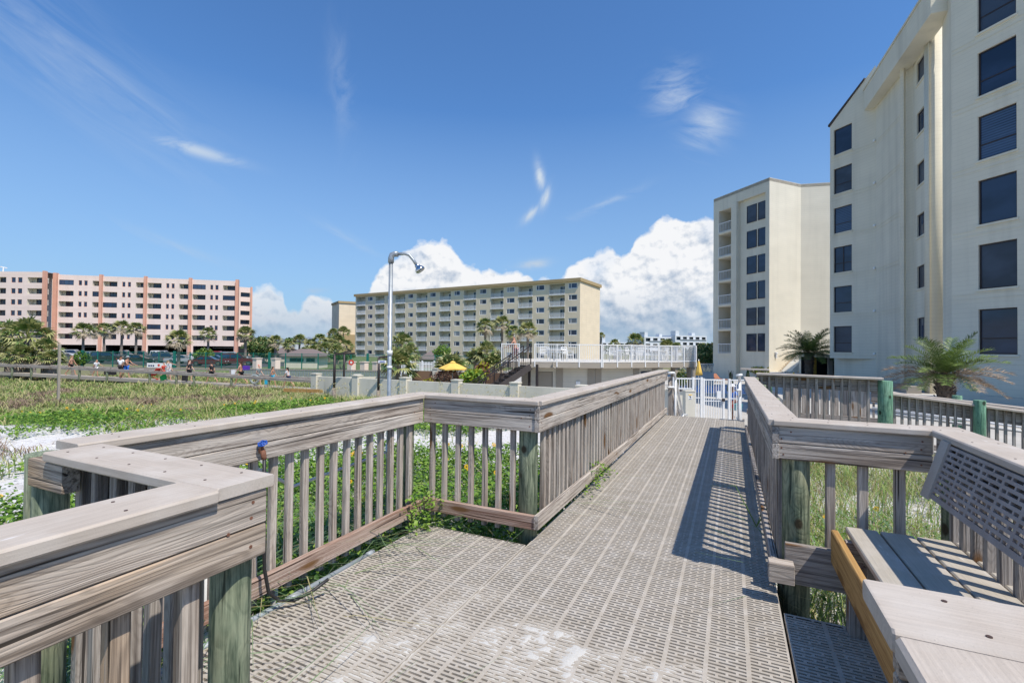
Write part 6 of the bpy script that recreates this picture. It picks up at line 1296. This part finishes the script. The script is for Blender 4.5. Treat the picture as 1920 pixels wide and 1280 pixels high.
# sea oats
n = 150; X = []; Y = []
for px, d in zip(rg.uniform(150, 1000, n), rg.uniform(14, 23.5, n)): q = at(px, 700, d); X.append(q.x); Y.append(q.y)
X, Y = np.array(X), np.array(Y); k = free(X, Y); X, Y = X[k], Y[k]; n = len(X)
Hs = rg.uniform(.55, 1.05, n); oats = blades('sea_oats', X, Y, Hs, np.full(n, .012), [M['gr_tan']], np.zeros(n, int), 5, .35, 'scattered tan sea oat stalks above the dune grass')
hx = []; 
for x, y, h in zip(X, Y, Hs):
    z = gz1(x, y)+h*.80; a = rg.uniform(0, 6.28)
    for j in range(9): hx.append((x+.03*j*math.cos(a)+rg.normal(0, .012), y+.03*j*math.sin(a)+rg.normal(0, .012), z+.02*j-.0035*j*j+rg.normal(0, .01)))
hx = np.array(hx); leaves('sea_oat_heads', hx[:, 0], hx[:, 1], hx[:, 2], np.full(len(hx), .06), [M['gr_tan']], np.zeros(len(hx), int), 6, 'tan seed heads of the sea oats')
# beach sunflower banks
def bank(n, xr, yr, dens, hfun, seed, name, label, size=(.035, .065)):
    r2 = np.random.default_rng(seed); X = r2.uniform(*xr, n); Y = r2.uniform(*yr, n); D = dens(X, Y); k = free(X, Y) & (r2.random(n) < D); X, Y = X[k], Y[k]; n = len(X); Hm = hfun(X, Y); t = r2.uniform(0, 1, n)**.55
    Z = gz(X, Y)+Hm*t+r2.normal(0, .015, n); mi = r2.choice([0, 1, 2], n, p=[.52, .26, .22]); leaves(name, X, Y, Z, r2.uniform(*size, n), [M['lf_a'], M['lf_b'], M['lf_c']], mi, seed+1, label); return X, Y, Z, Hm
def d1(X, Y): return sstep(0, .9, X+6.3+1.2*(fbm(X, Y, .6, 60)-.5)*2)*(1-sstep(5.9, 7.2, Y-.3*(X+2)+1.6*(fbm(X, Y, .5, 61)-.5)))*sstep(.9, 1.6, Y+2*(fbm(X, Y, .6, 62)-.5))
fl = []
A = bank(120000, (-7.4, -1.45), (.9, 9), d1, lambda X, Y: .22+.34*fbm(X, Y, .8, 63)-.08*sstep(4, 8, Y), 71, 'sunflower_bank', 'dense bank of bright green beach sunflower leaves left of the walkway'); fl.append((A, 60, 4.5))
A = bank(15000, (-2.9, -1.42), (-.6, .86), lambda X, Y: .75+0*X, lambda X, Y: .28+.26*fbm(X, Y, 1.5, 64), 72, 'sunflower_bank', 'bright green leaves under the nearest left railing', (.045, .085)); fl.append((A, 3, 0))
def d3(X, Y): R_ = np.hypot(X, Y); return sstep(.49, .56, fbm(X, Y, .55, 65))*sstep(4.2, 5.5, R_)*(.35+.65*(fbm(X, Y, 3., 95) > .45))
A = bank(130000, (-24, -4.5), (-1.5, 14), d3, lambda X, Y: .06+.20*fbm(X, Y, 1.1, 66), 73, 'sunflower_mat', 'low green vine mats dotted with yellow flowers on the white sand at left', (.05, .09)); fl.append((A, 60, 0))
A = bank(110000, (-26, -5), (5, 16), lambda X, Y: .9*sstep(.52, .59, fbm(X, Y, .33, 67)), lambda X, Y: .12+.28*fbm(X, Y, .9, 68), 74, 'sunflower_mat', 'green vine mats among the dry grass in the middle distance', (.055, .10)); fl.append((A, 60, 0))
A = bank(9000, (.35, 4.5), (3.6, 9), lambda X, Y: .8*sstep(.54, .62, fbm(X, Y, .8, 69)), lambda X, Y: .1+.2*fbm(X, Y, .9, 70), 75, 'sunflower_mat', 'sparse green vines beyond the short right railing', (.03, .06)); fl.append((A, 12, 0))
# flowers
def flower_mesh():
    b = MB(); n = 12
    for k in range(n): a = 2*math.pi*k/n; c_, s_ = math.cos(a), math.sin(a); c2, s2 = -s_, c_; b.add([(c_*.25, s_*.25, 0), (c_*.65+c2*.17, s_*.65+s2*.17, .06), (c_*1.0, s_*1.0, .0), (c_*.65-c2*.17, s_*.65-s2*.17, .06)], [(0, 1, 2, 3)], 0)
    b.lathe((0, 0, 0), [(.22, 0), (.18, .10), (.0, .13)], 10, 1); o = b.build('flower', [M['petal'], M['seed']]); me = o.data; bpy.data.objects.remove(o); return me
fme = flower_mesh(); rf = random.Random(4)
glab = ['yellow beach sunflower blooms scattered through the green leaves left of the walkway', None, 'yellow beach sunflower blooms on the vine mats at left', 'yellow beach sunflower blooms among the dry grass', 'yellow blooms beyond the short right railing']
for (A, cnt, _), gl_ in zip(fl, glab):
    if gl_ is None: continue
    Xf, Yf, Zf, Hf = A; ids = [i for i in range(len(Xf))]; rf.shuffle(ids)
    for i in ids[:cnt]:
        o = bpy.data.objects.new('sunflower', fme); C.objects.link(o); s_ = rf.uniform(.022, .034); o.scale = (s_,)*3; o.location = (Xf[i], Yf[i], gz1(Xf[i], Yf[i])+Hf[i]+rf.uniform(.02, .07)); v = V3((-Xf[i]*.25+rf.uniform(-1, 1), -Yf[i]*.25+rf.uniform(-1, 1), rf.uniform(.8, 2))); o.rotation_euler = v.to_track_quat('Z', 'Y').to_euler()
        tag(o, gl_, 'flower', gl_)
o = bpy.data.objects.new('sunflower', fme); C.objects.link(o); q = atz(70, 1250, -.02); o.location = q; o.scale = (.026,)*3; o.rotation_euler = (CO-q).normalized().lerp(V3((0, 0, 1)), .45).to_track_quat('Z', 'Y').to_euler(); tag(o, 'large yellow sunflower bloom with a dark eye at the lower left corner', 'flower')
# weeds sprouting at the deck edges
for (wx, wy, wz, nm, cnt, hh_) in [(-2.28, 3.20, 0, 'leafy sunflower sprig growing through the landing corner by the cross railing', 260, .28), (-1.33, 5.0, .02, 'bright green sprig under the long left walkway railing', 300, .24)]:
    n = cnt; X = rg.normal(wx, .075 if wy < 4 else .055, n); Y = rg.normal(wy, .10 if wy < 4 else .28, n); Z = wz+rg.uniform(0, hh_, n)*np.exp(-((Y-wy)/.4)**2)
    o = leaves('weed_sprig', X, Y, Z, rg.uniform(.03, .05, n), [M['lf_a'], M['lf_b']], rg.integers(0, 2, n), int(wy*10)); tag(o, nm, 'weed', kind='stuff')
q = V3((.20, 4.45, 0)); b = MB()
for k in range(9): a = rf.uniform(0, 6.28); l = rf.uniform(.15, .42); p1 = q+V3((math.cos(a)*l*.4, math.sin(a)*l*.4, l*.8)); p2 = q+V3((math.cos(a)*l*.9, math.sin(a)*l*.9, l*.75)); b.tube([q, p1, p2], [.004, .003, .001], 4)
tag(b.build('grass_tuft', M['gr_green'], origin=(.2, 4.45, 0)), 'thin grass tuft growing through the walkway beside the right railing', 'grass tuft')
# ------------------------------------------------------------------ light and sky
TS = V3((.92, -.40, 0)).normalized()*math.cos(math.radians(58)); TS.z = math.sin(math.radians(58))
sl = bpy.data.lights.new('sun', 'SUN'); sl.energy = 4.4; sl.angle = math.radians(.53); sl.color = (1, .93, .83); so = bpy.data.objects.new('sun', sl); C.objects.link(so); so.rotation_euler = TS.to_track_quat('Z', 'Y').to_euler(); so.location = (0, 0, 30)
w = bpy.data.worlds.new('World'); S.world = w; w.use_nodes = True; nt = w.node_tree; t = NT(nt); bg = nt.nodes['Background']
sky = nt.nodes.new('ShaderNodeTexSky'); sky.sky_type = 'NISHITA'; sky.sun_disc = False; sky.sun_elevation = math.radians(58); sky.sun_rotation = math.atan2(TS.x, TS.y); sky.air_density = 1.0; sky.dust_density = .35; sky.ozone_density = 2.6
gen = t.coord('Generated'); sx = nt.nodes.new('ShaderNodeSeparateXYZ'); t.link(gen, sx.inputs[0]); x_, y_, z_ = sx.outputs
azn = t.math('ARCTAN2', t.math('MULTIPLY', x_, -1.), y_); hyp = t.math('SQRT', t.math('ADD', t.math('MULTIPLY', x_, x_), t.math('MULTIPLY', y_, y_))); ele = t.math('DIVIDE', z_, hyp)
def azel(px, py): r = ray(px, py); return math.atan2(-r.x, r.y), r.z/math.hypot(r.x, r.y)
prof = [(-600, 600), (-300, 560), (-60, 600), (60, 640), (300, 640), (440, 560), (468, 535), (500, 532), (530, 540), (548, 585), (570, 570), (600, 548), (625, 570), (650, 590), (690, 545), (720, 500), (755, 474), (790, 455), (830, 446), (852, 470), (872, 492), (905, 503), (950, 505), (985, 512), (1010, 520), (1040, 518), (1065, 500), (1090, 485), (1115, 462), (1140, 458), (1165, 480), (1190, 452), (1225, 425), (1262, 404), (1300, 418), (1336, 412), (1400, 440), (1500, 470), (1700, 520), (2000, 560), (2500, 600)]
ae = [azel(a, c) for a, c in prof]; A0, A1 = 1.35, -.95
fc = nt.nodes.new('ShaderNodeFloatCurve'); cu = fc.mapping.curves[0]; pts = sorted([((A0-a)/(A0-A1), e) for a, e in ae]); EM = .35
pts = [(min(max(x, 0), 1), max(e, 0)/EM) for x, e in pts]
cu.points[0].location = (0, pts[0][1]); cu.points[1].location = (1, pts[-1][1])
for x, e in pts[1:-1]: p_ = cu.points.new(x, e); p_.handle_type = 'AUTO'
fc.mapping.update(); t.link(t.rng(azn, A1, A0, 1., 0.), fc.inputs['Value']); top_n = t.math('MULTIPLY', fc.outputs[0], EM)
n1 = t.noise(t.mapping(gen, (1, 1, 1.15)), 15., 6, .56); n1b = t.noise(t.mapping(gen, (1, 1, 1.15), (-.006, .004, -.010)), 15., 5, .56)
bil = t.voro(t.mapping(gen, (1, 1, 1.1)), 34.)
edge = t.math('ADD', t.math('MULTIPLY', t.math('SUBTRACT', n1, .5), .085), t.math('MULTIPLY', t.math('SUBTRACT', .45, bil), .018))
above = t.math('SUBTRACT', t.math('ADD', top_n, edge), ele); mask = t.rng(above, -.002, .010); lowfade = t.rng(ele, .0, .05, .55, 1.)
rel = t.math('ADD', t.math('MULTIPLY', t.math('SUBTRACT', n1b, n1), 5.0), t.math('MULTIPLY', t.math('SUBTRACT', .4, bil), .28))
big_n = t.noise(gen, 9., 3, .5); holes_ = t.rng(big_n, .25, .45); sh = t.math('ADD', t.rng(above, .0, .16, 1.12, .62), t.math('MULTIPLY', rel, .8)); sh = t.math('ADD', sh, t.math('MULTIPLY', t.math('SUBTRACT', big_n, .5), .75)); sh = t.rng(sh, .1, .95)
ccol = t.mix(sh, (3.3, 4.2, 5.5), (8.2, 8.3, 8.5))
ccol = t.mix(t.rng(ele, .02, .13, .7, 0.), ccol, (2.7, 3.8, 5.2))
cir = None
def streak(ang, sc, st):
    cr, sr_ = math.cos(ang), math.sin(ang); cv = nt.nodes.new('ShaderNodeCombineXYZ')
    t.link(t.math('MULTIPLY', t.math('SUBTRACT', t.math('MULTIPLY', ele, sr_), t.math('MULTIPLY', azn, cr)), sc), cv.inputs[0]); t.link(t.math('MULTIPLY', t.math('ADD', t.math('MULTIPLY', ele, cr), t.math('MULTIPLY', azn, sr_)), sc*st), cv.inputs[1])
    return t.noise(cv.outputs[0], 1., 5, .64, .7)
NS = {0: streak(-.5, 5., 5.), 1: streak(1.35, 9., 2.5), 2: streak(.1, 12., 2.2)}
def wisp(px, py, rx_, ry_, rot, st_, fx=1.2, fy=3.5, lo=.44, hi=.74):
    global cir
    a0, e0 = azel(px, py); da = t.math('SUBTRACT', a0, azn); de = t.math('SUBTRACT', ele, e0); cr, sr_ = math.cos(rot), math.sin(rot)
    u = t.math('DIVIDE', t.math('ADD', t.math('MULTIPLY', da, cr), t.math('MULTIPLY', de, sr_)), rx_); v = t.math('DIVIDE', t.math('SUBTRACT', t.math('MULTIPLY', de, cr), t.math('MULTIPLY', da, sr_)), ry_)
    nn_ = NS[0 if rot < -.2 and rx_ > .05 else (1 if ry_ > rx_ or rot > .5 else 2)]
    r2 = t.math('ADD', t.math('MULTIPLY', u, u), t.math('MULTIPLY', v, v)); env = t.math('POWER', 2.718, t.math('MULTIPLY', r2, -1.8))
    g_ = t.math('MULTIPLY', t.math('MULTIPLY', t.rng(t.math('ADD', nn_, t.math('MULTIPLY', env, .10)), lo, hi), env), st_); cir = g_ if cir is None else t.math('MAXIMUM', cir, g_)
for a_ in [(110, 100, .30, .10, -.60, .22, 1.3, 4.5), (372, 283, .08, .014, -.12, .8, .9, 1.6, .40, .62), (640, 160, .03, .15, .10, .18, 2.2, 1.6), (1265, 170, .06, .06, .3, .6, 1.6, 3.), (1325, 240, .055, .06, -.5, .7, 1.6, 3.), (1012, 330, .012, .040, .18, 1.1, 1., 1.2, .32, .6), (1022, 372, .012, .035, -.35, 1.1, 1., 1.2, .32, .6), (995, 402, .035, .012, .75, 1., 1.2, 1.2, .34, .6), (1003, 495, .045, .012, .10, 1., 1., 1.2, .30, .55),
           (1130, 385, .10, .014, .38, .42, 1., 2.), (310, 455, .13, .014, -.28, .45, 1., 2.), (640, 440, .11, .016, -.48, .38, 1., 2.), (590, 545, .035, .009, .15, .6, 1., 1.2), ]: wisp(*a_)
mul = nt.nodes.new('ShaderNodeMix'); mul.data_type = 'RGBA'; mul.blend_type = 'MULTIPLY'; mul.inputs[0].default_value = 1; t.link(sky.outputs[0], mul.inputs[6]); mul.inputs[7].default_value = (.80, 1.22, 1.60, 1)
base = t.mix(cir, mul.outputs[2], (6.2, 6.9, 7.7))
hz = t.rng(ele, .0, .50, .85, 0.); base = t.mix(hz, base, (2.9, 4.3, 6.1))
fm = t.math('MULTIPLY', t.math('MULTIPLY', mask, lowfade), t.math('ADD', t.math('MULTIPLY', holes_, .3), .7))
col = t.mix(fm, base, ccol); t.link(col, bg.inputs['Color']); bg.inputs['Strength'].default_value = .10
S.view_settings.view_transform = 'Standard'; S.view_settings.look = 'None'; S.view_settings.exposure = .17; S.view_settings.gamma = 1
S.render.engine = 'CYCLES'
